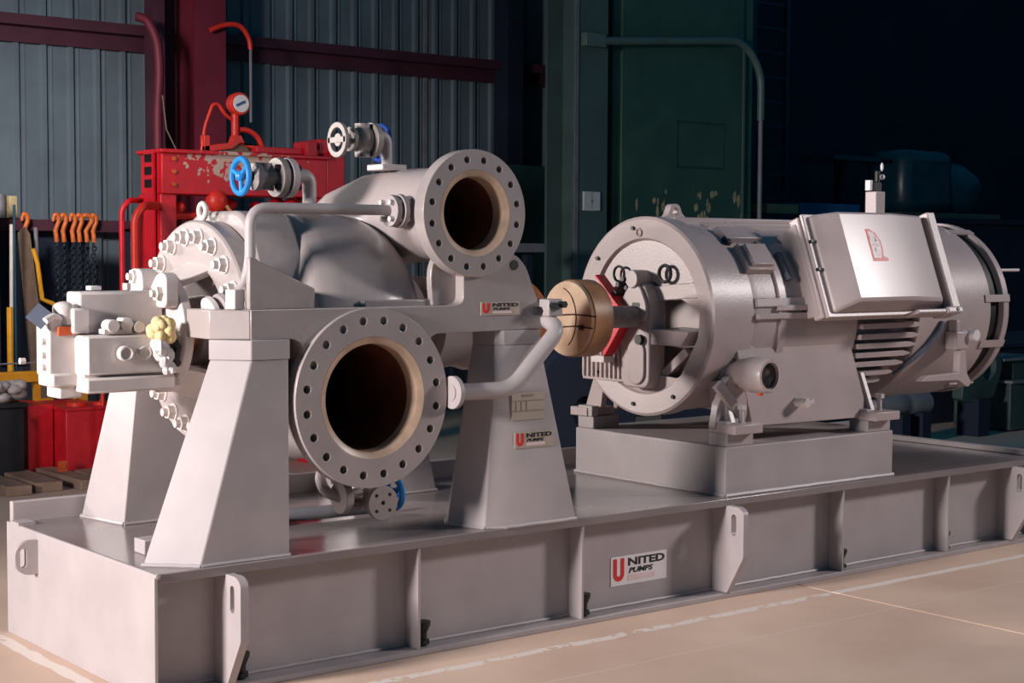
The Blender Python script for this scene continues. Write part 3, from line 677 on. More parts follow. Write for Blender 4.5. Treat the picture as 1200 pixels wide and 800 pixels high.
part('valve_body', MB().cyl((.95, 0, .545), 'Y', .135, .24, .03).cyl((0, .2, .555), 'X', .82, 1.04, .02, 14).sphere((.95, .2, .55), .045, .045, .045), 'cast', dv)
part('pipe_flange', MB().cyl((0, .2, .565), 'X', .815, .845, .058, 32), 'cast', dv, bevel=0.002)
part('flange_nut', MB().hexp((0, .17, .535), 'X', .845, .885, .018).hexp((0, .165, .585), 'X', .845, .885, .016).hexp((0, .225, .6), 'X', .845, .88, .016), 'steel', dv, kind='stuff')
part('riser', MB().tube([(.83, .2, .565), (.79, .25, .58), (.79, .3, .64), (.88, .3, .7)], .02, 12, .04), 'cast', dv)
hw = MB(); handwheel(hw, (1.055, .2, .56), 'X', .052, .012); part('handwheel', hw, 'blue', dv, label='blue drain handwheel')
dp = thing('drain_pipe', 'dark drain pipe lying on the deck behind front left pedestal', 'pipe', (.75, .42, .44))
part('pipe', MB().tube([(.52, .62, .452), (1.0, .55, .452), (1.25, .55, .452)], .026, 12, .04), 'gbox', dp)
part('pipe_cap', MB().box(.6, .72, .52, .66, .42, .47), 'paint', dp, bevel=0.004)

# rag wads on the bearing housing
rg = MB()
for k in range(26):
    a, b_, s_ = random.uniform(0, 2 * PI), random.uniform(-1, 1), random.uniform(.016, .026)
    q = math.sqrt(1 - b_ * b_) * .034
    rg.sphere((.185 + q * math.cos(a), .31 + q * math.sin(a) * .7, 1.178 + .034 * b_), s_, s_, s_, 10, 7)
solo('cloth_wad', rg, 'cream', 'cream yellow cloth wad stuffed beside bearing housing', 'cloth', ang=60)
fm = MB()
for k in range(16):
    t = k / 15; s_ = .03 * (1 - .55 * t) + random.uniform(-.004, .004)
    fm.sphere((.18 + .03 * t + random.uniform(-.012, .012), .30 + random.uniform(-.01, .01), 1.128 - .085 * t), s_, s_ * .7, s_ * 1.1, 7, 5)
solo('plastic_wrap', fm, 'film', 'crumpled white plastic wrap hanging under the cream cloth wad', 'plastic', ang=10)
dk = MB().tube([(.225, .318, 1.15), (.245, .325, 1.12), (.235, .322, 1.08), (.25, .33, 1.06)], .017, 10)
part('dark_hose', dk, 'black', bh)

# ================================================================== COUPLING
MY, MZ = 0.53, 1.165
MO = (0, MY, MZ)
cp = thing('coupling_hub', 'tan coupling hub with tied cream cover disc on motor shaft', 'coupling', (2.28, MY, 1.0))
part('hub', MB().lathe([(2.175, .01), (2.175, .157), (2.183, .165), (2.283, .165), (2.29, .15), (2.29, .01)], MO, 'X', 56), 'tanside', cp)
part('cover_disc', MB().lathe([(2.163, .001), (2.163, .158), (2.176, .163), (2.176, .001)], MO, 'X', 56), 'tan', cp)
sg = MB()
sg.tube([(2.161, MY - .19, MZ + .014), (2.160, MY - .05, MZ + .02), (2.160, MY + .09, MZ + .012)], .0035, 6)
sg.tube([(2.161, MY - .17, MZ - .036), (2.160, MY - .05, MZ - .03), (2.160, MY + .09, MZ - .04)], .003, 6)
sg.tube([(2.1615, MY + .04 - .1 * math.cos(t), MZ + .13 * math.sin(t)) for t in [D2R(v) for v in range(-60, 81, 10)]], .002, 6)
part('tie_cord', sg, 'string', cp)
part('tie_knot', MB().sphere((2.158, MY - .1, MZ - .035), .012, .014, .012, 10, 6), 'dark', cp)
gd = thing('coupling_guard', 'bright red V-shaped guard bracket between coupling hub and motor', 'guard', (2.46, .70, 1.0))
def vplate(pts, x0, x1, th):
    m = MB()
    for (a, b) in zip(pts, pts[1:]):
        a, b = Vector(a), Vector(b); n = Vector((-(b - a).y, (b - a).x)).normalized() * th
        m.prism([tuple(a), tuple(b), tuple(b + n), tuple(a + n)], 'X', x0, x1)
    return m
part('guard_plate', MB().prism([(.745, 1.338), (.55, 1.165), (.685, .99), (.735, .99), (.63, 1.165), (.745, 1.265)], 'X', 2.545, 2.557), 'redguard', gd, bevel=0.002)
part('guard_edge', vplate([(.745, 1.338), (.55, 1.165), (.685, .99)], 2.505, 2.56, -.012), 'redguard', gd, bevel=0.002)
part('guard_foot', MB().box(2.50, 2.56, .67, .76, .955, .985), 'bright', gd, bevel=0.003)
part('guard_tab', MB().prism([(.765, 1.338), (.74, 1.325), (.72, 1.265), (.82, 1.25)], 'X', 2.55, 2.556), 'sign_pink', gd)

# ================================================================== MOTOR
mo = thing('electric_motor', 'large pinkish grey electric motor with terminal box on raised pedestal', 'motor', (3.3, MY, .63))
R0 = .44
# drive end bell: outer ring, shell and recessed inner disc with opening
part('end_ring', MB().lathe([(2.622, .335), (2.608, .345), (2.600, .428), (2.606, R0), (2.70, R0), (2.712, .428), (2.86, .425), (2.86, .40), (2.68, .40), (2.64, .335)], MO, 'X', 80, closed=True), 'motor', mo, ang=30, label='round drive end flange ring')
disc = MB(); disc.prism([circ(MY, MZ, .345, 64), rounded([(MY - .335, MZ + .03), (MY - .02, MZ + .165), (MY + .14, MZ + .165), (MY + .33, MZ + .06), (MY + .28, MZ - .19), (MY - .02, MZ - .25), (MY - .21, MZ - .265), (MY - .335, MZ - .06)], .03)[::-1]], 'X', 2.624, 2.645)
part('end_shield', disc, 'motor', mo, bevel=0.002, label='recessed end shield with side opening')
part('shield_back', MB().lathe([(2.90, .001), (2.90, .41)], MO, 'X', 56), 'motor', mo, label='shadowed inner wall')
cap = rounded([(MY - .085, MZ - .315), (MY + .10, MZ - .315), (MY + .105, MZ + .06), (MY + .05, MZ + .15), (MY - .05, MZ + .15), (MY - .09, MZ + .06)], .05, 6)
bc = part('bearing_cap', MB().prism(cap, 'X', 2.565, 2.66), 'motor', mo, bevel=0.008, label='upright rounded bearing cap')
part('cap_boss', MB().prism(slot(MY - .005, MZ - .2, .055, .10, 10), 'X', 2.555, 2.577), 'motor', bc, bevel=0.005)
part('cap_shoulder', MB().prism(rounded([(MY - .075, MZ - .02), (MY + .09, MZ - .02), (MY + .095, MZ + .05), (MY + .04, MZ + .14), (MY - .035, MZ + .14), (MY - .08, MZ + .05)], .03), 'X', 2.55, 2.58), 'motor', bc, bevel=0.006)
part('cap_hole', MB().prism(rounded([(MY - .035, MZ + .04), (MY + .012, MZ + .04), (MY + .012, MZ + .062), (MY - .035, MZ + .062)], .008), 'X', 2.548, 2.552), 'black', bc, label='dark slot')
part('cap_hole', MB().cyl((0, MY + .055, MZ + .125), 'X', 2.548, 2.552, .01), 'black', bc)
part('cap_hole', MB().cyl((0, MY - .03, MZ - .10), 'X', 2.545, 2.565, .022), 'black', bc)
part('cap_top', MB().cyl((0, MY + .01, MZ + .165), 'X', 2.54, 2.66, .04, 24), 'motor', bc, bevel=0.004)
part('motor_shaft', MB().cyl(MO, 'X', 2.28, 2.56, .048), 'steel', mo)
bs = MB()
for y, z in ((MY + .09, MZ + .14), (MY + .06, MZ + .165), (MY + .11, MZ + .1)): bs.cyl((0, y, z), 'X', 2.53, 2.58, .012, 10)
part('cap_bolt', bs, 'dark', mo, kind='stuff')
part('lifting_ring', MB().torus((2.60, MY + .155, MZ + .185), 'X', .034, .006, 24, 8), 'dark', mo)
part('lifting_ring', MB().torus((2.60, MY - .14, MZ + .19), 'X', .036, .008, 24, 8), 'dark', mo)
# radial ribs seen in the opening
part('bell_rib', MB().prism([(MY - .05, MZ + .135), (MY - .31, MZ + .155), (MY - .34, MZ + .09), (MY - .07, MZ + .07)], 'X', 2.62, 2.86), 'motor', mo, bevel=0.004)
part('bell_rib', MB().prism([(MY - .06, MZ - .05), (MY - .32, MZ - .055), (MY - .27, MZ - .12), (MY - .06, MZ - .12)], 'X', 2.57, 2.80), 'motor', mo, bevel=0.004, label='grey shelf bracket')
part('bell_rib', MB().prism([(MY - .07, MZ - .30), (MY - .25, MZ - .16), (MY - .22, MZ - .13), (MY - .05, MZ - .26)], 'X', 2.64, 2.86), 'motor', mo, bevel=0.004)
fn = None
for i in range(9):
    y = MY + .385 - i * .030
    zt, zb = MZ - .07, MZ - .285 + .0
    if fn is None: fn = part('grille_fin', MB().box(2.59, 2.66, y - .006, y + .006, zb, zt), 'motor', mo, at=(2.62, y, MZ - .18))
    else: copy_at(fn, mo, (2.62, y, MZ - .18))
part('grille_base', MB().box(2.60, 2.66, MY + .12, MY + .40, MZ - .30, MZ - .283), 'motor', mo, bevel=0.003)
bol = MB()
for a in (100, 140, 180, 222, 262, 300): bol.cyl((0, MY - .395 * math.cos(D2R(a)), MZ + .395 * math.sin(D2R(a))), 'X', 2.594, 2.606, .009, 10)
part('ring_bolt', bol, 'dark', mo, kind='stuff')
part('rating_label', MB().box(2.648, 2.656, MY + .0, MY + .06, MZ + .235, MZ + .262), 'white', mo, label='small pale label')
part('cast_mark', MB().torus((2.604, MY + .03, MZ + .37), 'X', .016, .004, 18, 6, mx=None), 'motor', mo)
# frame
part('frame', MB().lathe([(2.86, .2), (2.86, .418), (2.90, .424), (3.55, .424), (3.57, .39), (4.02, .38), (4.02, .2)], MO, 'X', 80), 'motor', mo, label='cylindrical motor frame')
part('frame_band', MB().lathe([(3.02, .42), (3.02, .436), (3.06, .436), (3.06, .42)], MO, 'X', 64), 'motor', mo)
part('top_rail', MB().box(2.70, 3.9, MY - .10, MY + .12, MZ + .40, MZ + .437).box(2.84, 3.9, MY - .16, MY - .10, MZ + .385, MZ + .415), 'motor', mo, bevel=0.006)
# lifting eye
ey = rounded([(2.73, MZ + .425), (2.775, MZ + .45), (2.79, MZ + .50), (2.84, MZ + .50), (2.86, MZ + .45), (2.915, MZ + .425)], [0, .03, .05, .05, .03, 0], 6)
part('lifting_eye', MB().prism([ey, circ(2.816, MZ + .465, .018, 16, rev=True)], 'Y', MY + .02, MY + .055), 'motor', mo, bevel=0.004)
# upper handle slot and side boxes on the near flank
def flank(ang, rad):
    return Matrix.Translation((0, MY, MZ)) @ Matrix.Rotation(ang, 4, 'X')
# local frame: x along motor, -y outward, z tangential
def fl_box(name, ang, x0, x1, out0, out1, zz, m='motor', bev=0.004, label=None, parent=None):
    mb = MB().box(x0, x1, -out1, -out0, -zz, zz, flank(-ang, 0)); return part(name, mb, m, parent or mo, bevel=bev, label=label)
cb = fl_box('heater_box', D2R(36), 2.85, 3.01, .41, .455, .07, label='small square heater box')
fl_box('heater_lid', D2R(36), 2.87, 3.0, .455, .475, .055, parent=cb)
fl_box('vent_cowl', D2R(56), 2.83, 3.06, .41, .45, .045)
fl_box('cowl_gap', D2R(50), 2.82, 2.85, .40, .447, .02, 'dark')
fl_box('flank_plate', D2R(31), 3.085, 3.12, .42, .444, .07, 'bluegrey')
fl_box('side_rail', D2R(9), 2.87, 3.56, .40, .436, .02)
fl_box('side_rail', D2R(1.0), 2.87, 3.60, .40, .446, .013)
fl_box('rail_pad', D2R(5.5), 3.0, 3.2, .42, .452, .012)
# cooling fins on the near flank: long tapered bars
for k, (z, xl) in enumerate(((1.165, 4.0), (1.112, 4.01), (1.062, 4.0), (1.018, 3.99), (.975, 3.97), (.93, 3.95), (.885, 3.92), (.845, 3.88))):
    dy = math.sqrt(max(.43 ** 2 - (z - MZ) ** 2, .01)); y = MY - dy
    mb = MB().prism(rounded([(3.57, z + .012), (xl - .05, z + .014), (xl, z + .004), (xl, z - .004), (xl - .05, z - .012), (3.57, z - .012)], .004), 'Y', y - .012, y + .07)
    part('cooling_fin', mb, 'motor', mo, bevel=0.002)
for k in range(26):
    a = D2R(-115 + k * 14.6) if k > 5 else None
    if a is None: continue
    part('cooling_fin', MB().box(3.57, 4.0, -.425, -.37, -.01, .01, flank(-a, 0)), 'motor', mo) if 20 < (-115 + k * 14.6) < 185 else None
# feet skirt plate
for s in (-1, 1):
    yb = MY + s * .445; yt = MY + s * .40
    q = MB()
    q.add([(2.835, yb, .70), (3.615, yb, .695), (3.52, yt, 1.06), (2.77, yt, 1.06), (2.835, yb - s * .03, .70), (3.615, yb - s * .03, .695), (3.52, yt - s * .03, 1.06), (2.77, yt - s * .03, 1.06)],
          [(0, 1, 2, 3), (7, 6, 5, 4), (0, 4, 5, 1), (1, 5, 6, 2), (2, 6, 7, 3), (3, 7, 4, 0)])
    sp = part('foot_skirt', q, 'motor', mo, bevel=0.005)
    for x in (2.68, 3.60):
        ft = MB().box(x - .05, x + .12, MY + s * .47 - .07, MY + s * .47 + .05, .685, .725)
        ft.prism([(MY + s * .47, .725), (MY + s * .36, .725), (MY + s * .33, .90), (MY + s * .40, .90)], 'X', x + .0, x + .03)
        part('motor_foot', ft, 'motor', mo, bevel=0.004)
part('skirt_plug', MB().hexp((3.13, 0, .79), 'Y', .03, .10, .022).cyl((3.165, 0, .795), 'Y', .035, .09, .012), 'bright', mo, label='bright plug on the skirt')
# foot brace at the drive end
part('foot_brace', MB().prism(rounded([(2.62, .70), (2.80, .70), (2.83, .78), (2.78, .92), (2.70, .92), (2.64, .80)], .015), 'Y', .10, .14), 'motor', mo, bevel=0.004)
part('foot_brace', MB().prism([(2.60, .88), (2.74, .74), (2.78, .77), (2.64, .91)], 'Y', .075, .10), 'motor', mo, bevel=0.004)
# round inspection fitting with glass lens
cd = thing('inspection_fitting', 'stubby round grey fitting with glass lens on motor side', 'fitting', (2.80, .02, .9))
mxc = Matrix.Translation((2.79, .155, .93))
part('body', MB().lathe([(-.07, .001), (-.07, .07), (-.01, .074), (.0, .055), (.035, .05), (.045, .064), (.12, .078), (.205, .074), (.215, .068), (.215, .057), (.19, .055)], (0, 0, 0), 'Y', 36, mx=mxc @ Matrix.Rotation(PI, 4, 'Z')), 'motor', cd)
part('lens', MB().lathe([(.188, .001), (.194, .02), (.192, .056)], (0, 0, 0), 'Y', 28, mx=mxc @ Matrix.Rotation(PI, 4, 'Z')), 'glass', cd, label='round glass lens')
part('drain_tip', MB().cyl((2.79, 0.0, 0), 'Z', .842, .858, .012, 10), 'sticker', cd, label='orange drain tip')
# fan shroud
sh = part('fan_shroud', MB().lathe([(3.98, .30), (3.98, R0 - .005), (3.985, R0), (4.545, R0), (4.55, R0 - .008), (4.55, .001)], MO, 'X', 88), 'motor', mo, label='smooth round fan shroud')
part('air_intake', MB().lathe([(4.552, .415), (4.66, .41), (4.66, .001)], MO, 'X', 56), 'black', mo, label='dark air intake gap')
part('intake_ring', MB().lathe([(4.655, .40), (4.655, R0), (4.70, R0), (4.70, .40)], MO, 'X', 88, closed=True), 'motor', mo, bevel=0.003)
for a in (8, -12 - 10, 62, 118, 160, 200, 250, 300):
    part('ring_strap', MB().box(4.50, 4.70, -.447, -.437, -.018, .018, flank(-D2R(a), 0)), 'motor', mo)
part('lift_rod', MB().cyl((0, MY - .38, MZ + .20), 'X', 4.66, 4.86, .008, 10), 'bright', mo)
# bracket casting on the shroud
bk_ = thing('shroud_bracket', 'cast bracket with pale plug bolted to side of fan shroud', 'bracket', (4.2, .05, .84))
part('foot', MB().prism(rounded([(3.93, .845), (4.22, .84), (4.30, .80), (4.32, .83), (4.285, .87), (4.27, .99), (4.23, .99), (4.225, .875), (3.98, .87)], .015), 'Y', .035, .075), 'motor', bk_, bevel=0.005)
part('bracket_head', MB().box(4.19, 4.29, .03, .10, .985, 1.075).box(4.2, 4.235, .04, .09, 1.06, 1.13), 'motor', bk_, bevel=0.008)
part('pale_plug', MB().cyl((0, .055, 1.055), 'X', 4.27, 4.325, .022, 16).cyl((4.31, 0, 1.055), 'Y', .0, .05, .026, 18), 'white', bk_, label='pale plug')
part('strap', MB().tube([(4.15, .083, 1.12), (4.13, .086, 1.08), (4.07, .10, 1.01), (3.99, .137, .94), (3.92, .19, .87)], [.012, .018, .013, .012, .008], 8), 'bluegrey', bk_, label='grey curved cable')
# terminal box: tilted, on the near flank
tb = thing('terminal_box', 'tilted grey terminal box with emblem on near side of motor', 'box', (3.6, .15, 1.2))
TX = Matrix.Translation((3.6, -.025, 1.43)) @ Matrix.Rotation(D2R(-20), 4, 'X')   # local -y = outward
def ring_loft(mb, secs, mx):
    # secs: list of (y, x0, x1, z0, z1)
    vs = []; fs = []
    for y, x0, x1, z0, z1 in secs: vs += [(x0, y, z0), (x1, y, z0), (x1, y, z1), (x0, y, z1)]
    n = len(secs)
    for i in range(n - 1):
        for k in range(4): fs.append((4 * i + k, 4 * i + (k + 1) % 4, 4 * i + 4 + (k + 1) % 4, 4 * i + 4 + k))
    fs += [(0, 1, 2, 3), (4 * n - 4, 4 * n - 3, 4 * n - 2, 4 * n - 1)]
    return mb.add(vs, fs, mx)
part('box_neck', ring_loft(MB(), [(.34, -.40, .34, -.20, .18), (.12, -.43, .36, -.23, .20)], TX), 'motor', tb, bevel=0.006)
part('box_base', ring_loft(MB(), [(.16, -.425, .40, -.245, .225), (.10, -.425, .40, -.245, .225)], TX), 'motor', tb, bevel=0.008)
part('box_flange', ring_loft(MB(), [(.10, -.415, .43, -.25, .232), (.082, -.415, .43, -.25, .232)], TX), 'motor', tb, bevel=0.004)
lm_ = MB()
fx = [(-.285, -.015), (.075, -.019), (.325, .008)]
lv = [(-.385, .082, -.235), (.375, .082, -.235), (.375, .082, .222), (-.385, .082, .222), (-.375, .06, -.228), (.365, .06, -.228), (.365, .06, .22), (-.375, .06, .22)]
lv += [(x, y, -.205) for x, y in fx] + [(x, y, .21) for x, y in fx]
lm_.add(lv, [(0, 3, 2, 1), (0, 1, 5, 4), (1, 2, 6, 5), (2, 3, 7, 6), (3, 0, 4, 7), (8, 9, 12, 11), (9, 10, 13, 12), (4, 5, 10, 9, 8), (7, 11, 12, 13, 6), (4, 8, 11, 7), (5, 6, 13, 10)], TX)
lid = part('box_lid', lm_, 'lid', tb, bevel=0.012, label='smooth creased box lid')
part('lid_strip', MB().box(.37, .425, .0, .085, -.245, .225, TX), 'motor', tb, bevel=0.004)
part('lower_lip', MB().box(.12, .33, .01, .09, -.265, -.245, TX).box(.33, .44, -.0, .10, -.27, -.24, TX), 'motor', tb, bevel=0.006)
TE = TX @ Matrix.Translation((-.03, 0, -.01)) @ Matrix.Diagonal((.92, 1, .92, 1))
em = part('emblem', MB().prism([(-.115, -.015), (-.002, -.015), (-.002, .0), (-.032, .01), (-.022, .05), (-.025, .09), (-.05, .13), (-.09, .15), (-.115, .15)], 'Y', -.0185, -.0155, TE), 'sign_red', lid, label='red D-shaped emblem outline')
part('emblem_field', MB().prism([(-.104, .0), (-.055, .0), (-.04, .03), (-.037, .07), (-.045, .10), (-.07, .132), (-.104, .138)], 'Y', -.0195, -.0182, TE), 'white', em)
part('emblem_mark', MB().prism(circ(-.082, .108, .024, 16), 'Y', -.0202, -.019, TE), 'name', em)
part('emblem_mark', MB().prism(circ(-.066, .03, .022, 16), 'Y', -.0202, -.019, TE), 'name', em)
part('emblem_mark', MB().prism([(-.1, .062), (-.045, .058), (-.045, .072), (-.075, .08), (-.1, .075)], 'Y', -.0206, -.019, TE), 'sign_pink', em)
part('emblem_mark', MB().prism([(-.072, .085), (-.055, .085), (-.06, .1), (-.064, .115)], 'Y', -.0208, -.019, TE), 'sign_black', em)
part('emblem_mark', MB().prism([(-.084, .03), (-.078, .035), (-.082, .055), (-.086, .045)], 'Y', -.0208, -.019, TE), 'sign_black', em)
sc = MB()
for z in (.10, -.03): sc.cyl((-.41, 0, z), 'Y', .066, .084, .008, 10, mx=TX)
sc.cyl((.40, 0, -.255), 'Y', -.004, .01, .009, 10, mx=TX)
part('box_screw', sc, 'dark', tb, kind='stuff')
# air release fitting on top
ar = thing('air_fitting', 'small upright grey post with dark and white fitting above terminal box', 'fitting', (4.18, .53, 1.6))
part('post', MB().box(4.145, 4.215, .49, .56, 1.59, 1.755), 'motor', ar, bevel=0.004)
part('fitting_body', MB().box(4.145, 4.2, .5, .55, 1.755, 1.80).cyl((4.2, .53, 0), 'Z', 1.79, 1.86, .014, 10), 'dark', ar, bevel=0.003)
part('white_tip', MB().box(4.12, 4.14, .51, .54, 1.76, 1.81).sphere((4.24, .53, 1.83), .014, .014, .014, 10, 6).sphere((4.235, .53, 1.88), .008, .008, .022, 8, 6), 'white', ar, kind='stuff')

# ================================================================== BACKGROUND LEFT
pr = thing('hydraulic_press', 'red steel press frame with scuffed crossbeam behind pump', 'press', (2.9, 4.8, 0))
part('crossbeam', MB().box(2.29, 3.50, 4.6, 4.9, 1.80, 2.07).box(2.27, 3.52, 4.57, 4.93, 2.055, 2.08), 'redscuff', pr, bevel=0.006, label='scuffed red crossbeam')
part('beam_end', MB().prism([(3.50, 1.82), (3.64, 1.86), (3.64, 2.10), (3.56, 2.12), (3.50, 2.07)], 'Y', 4.6, 4.95), 'red', pr, bevel=0.006)
part('side_channel', MB().box(2.275, 2.31, 4.62, 4.64, 1.8, 2.07).box(2.26, 2.275, 4.66, 4.80, 0.9, 2.06), 'red', pr)
sl = MB()
for z in (1.84, 1.92, 2.0): sl.box(2.254, 2.262, 4.685, 4.775, z, z + .05)
part('slot', sl, 'black', pr, kind='stuff')
part('upright', MB().box(2.29, 2.40, 4.62, 4.82, 0, 1.8), 'red', pr, bevel=0.006)
part('upright', MB().box(3.40, 3.54, 4.62, 4.85, 0, 1.8), 'red', pr, bevel=0.006)
part('rear_upright', MB().box(2.30, 2.40, 4.88, 4.96, 0, 1.8), 'red', pr, bevel=0.004)
bt = MB()
for z in (1.86, 1.94, 2.02): bt.hexp((2.37, 0, z), 'Y', 4.585, 4.6, .014)
part('beam_bolt', bt, 'orange', pr, kind='stuff')
part('cross_tube', MB().tube([(2.41, 4.72, 1.66), (2.75, 4.72, 1.68)], .022, 10).sphere((2.45, 4.68, 1.72), .035, .035, .035, 12, 8), 'redhot', pr)
part('ram_head', MB().sphere((2.68, 4.62, 1.76), .075, .07, .075, 14, 8).cyl((2.68, 4.68, 0), 'Z', 1.3, 1.72, .05), 'redhot', pr)
rb = MB()
for k in range(26):
    x = random.uniform(2.72, 3.42); z = random.uniform(1.62, 1.78); s_ = random.uniform(.025, .06)
    rb.sphere((x, 4.75 + random.uniform(-.05, .1), z), s_, s_, s_ * random.uniform(.6, 1.4), 8, 6)
rb.box(2.6, 3.42, 4.78, 4.9, 1.55, 1.64)
part('valve_bank', rb, 'red', pr, kind='stuff', label='cluster of red press fittings')
part('pull_chain', MB().tube([(2.72, 4.56, 1.73), (2.78, 4.56, 1.66), (2.82, 4.56, 1.6), (2.88, 4.56, 1.57)], .012, 8), 'ochre', pr)
part('top_lever', MB().box(3.02, 3.5, 4.7, 4.8, 2.09, 2.13).box(3.38, 3.46, 4.66, 4.84, 2.08, 2.18).box(3.5, 3.6, 4.7, 4.85, 2.1, 2.2), 'red', pr, bevel=0.005)
part('pump_stand', MB().box(2.66, 2.70, 4.74, 4.80, 2.08, 2.19).prism([(2.66, 2.12), (2.86, 2.15), (2.88, 2.2), (2.93, 2.2), (2.96, 2.14), (3.1, 2.14), (3.1, 2.10), (3.02, 2.11), (2.92, 2.15), (2.86, 2.11), (2.70, 2.085), (2.66, 2.085)], 'Y', 4.74, 4.8).cyl((2.90, 4.77, 0), 'Z', 2.15, 2.34, .026, 12), 'redhot', pr, bevel=0.003)
part('stand_web', MB().prism([(2.78, 2.08), (3.02, 2.08), (2.97, 2.14), (2.86, 2.14)], 'Y', 4.76, 4.79), 'brown', pr)
ga = part('gauge', MB().lathe([(4.72, .001), (4.72, .068), (4.735, .076), (4.79, .072), (4.80, .001)], (2.915, 0, 2.405), 'Y', 32), 'redhot', pr, label='round red pressure gauge')
part('gauge_dial', MB().cyl((2.915, 0, 2.405), 'Y', 4.712, 4.722, .056, 28), 'white', ga)
part('gauge_needle', MB().box(-.035, .035, 4.708, 4.713, -.008, .008, Matrix.Translation((2.91, 0, 2.405)) @ Matrix.Rotation(D2R(-25), 4, 'Y')), 'bluebox', ga)
part('hose', MB().tube([(2.66, 4.78, 2.09), (2.68, 4.77, 2.25), (2.73, 4.76, 2.39), (2.77, 4.76, 2.40), (2.82, 4.76, 2.33), (2.88, 4.77, 2.30)], .012, 10, .04), 'redhot', pr, ang=60)
part('hose', MB().tube([(2.93, 4.77, 2.24), (3.0, 4.77, 2.24), (3.07, 4.77, 2.2), (3.12, 4.77, 2.09)], .018, 10, .05), 'redhot', pr, ang=60)
part('guide_tube', MB().tube([(2.02, 4.42, .0), (2.02, 4.42, 1.64), (2.08, 4.43, 1.715), (2.29, 4.65, 1.725)], .026, 12, .08), 'redhot', pr, ang=60)
part('guide_tube', MB().tube([(2.11, 4.8, .0), (2.11, 4.8, 1.70), (2.16, 4.8, 1.76), (2.32, 4.9, 1.76)], .018, 12, .07), 'red', pr, ang=60)

hz = thing('air_hose', 'red air hose drooping down beside maroon column', 'hose', (3.15, 6.45, 2.1))
part('hose', MB().tube([(3.02, 6.5, 3.18), (3.1, 6.48, 3.16), (3.17, 6.46, 3.02), (3.19, 6.46, 2.8), (3.17, 6.46, 2.5), (3.17, 6.46, 0.0)], .035, 10, .1), 'maroon', hz, ang=60)
part('wire', MB().tube([(3.19, 6.42, 2.6), (3.22, 6.42, 2.35), (3.3, 6.42, 2.2)], .006, 6), 'brown', hz)
hz = thing('hose_drop', 'red hose arching out of column with thin grey line hanging down to gauge', 'hose', (3.9, 6.5, 2.6))
part('hose', MB().tube([(3.66, 6.55, 3.14), (3.80, 6.55, 3.2), (3.93, 6.55, 3.2), (4.0, 6.55, 3.1), (4.01, 6.55, 3.02)], .02, 10, .08), 'redhot', hz, ang=60)
part('drop_line', MB().cyl((4.01, 6.55, 0), 'Z', 2.45, 3.03, .012, 8), 'gbox', hz)

# chain rack
ck = thing('chain_rack', 'dark low rack bar carrying orange hooked chains by the wall', 'rack', (2.4, 6.5, 0))
part('rack_bar', MB().box(1.85, 2.95, 6.46, 6.52, 1.58, 1.66), 'girt', ck)
part('rack_back', MB().box(1.85, 2.66, 6.56, 6.6, .6, 1.66), 'navy', ck)
part('rack_leg', MB().box(1.86, 1.92, 6.46, 6.52, 0, 1.6), 'navy', ck); part('rack_leg', MB().box(2.88, 2.94, 6.46, 6.52, 0, 1.6), 'navy', ck)
ordn = ['leftmost', 'second from left', 'third from left', 'fourth from left', 'fifth from left', 'broad open-hooked, second from right', 'rightmost']
for i, (x, ln, big) in enumerate(((2.12, .3, 0), (2.35, .62, 0), (2.405, .66, 0), (2.475, .70, 0), (2.525, .64, 0), (2.58, .6, 1), (2.635, .55, 0))):
    t = thing('lifting_chain', f'orange hook with dark hanging chain on the wall rack, {ordn[i]}', 'chain', (x, 6.42, 1.0), 'chains on the wall rack')
    s_ = 1.5 if big else 1.0
    hk = [(x + .03 * s_ * math.cos(a) * (1 if big else .7), 6.42, 1.66 + .035 * math.sin(a)) for a in [D2R(v) for v in range(200, -60, -20)]] + [(x - .005, 6.42, 1.58), (x + .005, 6.42, 1.50)]
    part('hook', MB().tube(hk, [.012] * 4 + [.018] * (len(hk) - 4), 8), 'orange', t, ang=60)
    lk = MB()
    z = 1.50
    k = 0
    while z > 1.50 - ln:
        c = (x + .004 * math.sin(k * 1.7), 6.42, z - .022)
        lk.torus(c, 'Y' if k % 2 else 'X', .0165, .0055, 10, 5); z -= .026; k += 1
    part('chain', lk, 'chain', t, kind='stuff')

def bar(name, path, rad, m, label, cat, seg=8):
    return solo(name, MB().tube(path, rad, seg), m, label, cat, ang=60)
bar('pry_bar', [(1.955, 6.3, 0), (1.975, 6.3, 1.62)], .014, 'bright', 'thin pale pry bar leaning upright at far left', 'bar')
bar('steel_rod', [(2.19, 6.3, 0), (2.15, 6.3, 1.6)], .016, 'gbox', 'grey steel rod standing beside brown board', 'rod')
solo('leaning_board', MB().add([(1.99, 6.2, 1.56), (2.04, 6.2, 1.60), (2.07, 6.2, 1.55), (2.25, 6.2, 0), (2.12, 6.2, 0), (1.99, 6.23, 1.56), (2.04, 6.23, 1.60), (2.07, 6.23, 1.55), (2.25, 6.23, 0), (2.12, 6.23, 0)],
     [(0, 1, 2, 3, 4), (9, 8, 7, 6, 5), (0, 5, 6, 1), (1, 6, 7, 2), (2, 7, 8, 3), (3, 8, 9, 4), (4, 9, 5, 0)]), 'board', 'narrow brown board leaning with pointed top among tools', 'board')
bar('yellow_strap', [(2.07, 6.15, 1.45), (2.10, 6.15, 1.35), (2.13, 6.15, 1.1), (2.2, 6.15, 1.07), (2.28, 6.15, 1.02), (2.33, 6.15, .93), (2.36, 6.15, .4), (2.37, 6.15, 0.0)], .017, 'yellow', 'yellow strap curling out from behind tools', 'strap')
solo('tool_board', MB().box(1.5, 1.85, 6.2, 6.24, .5, 1.9), 'navy', 'dark tool board at left edge of hall', 'board')
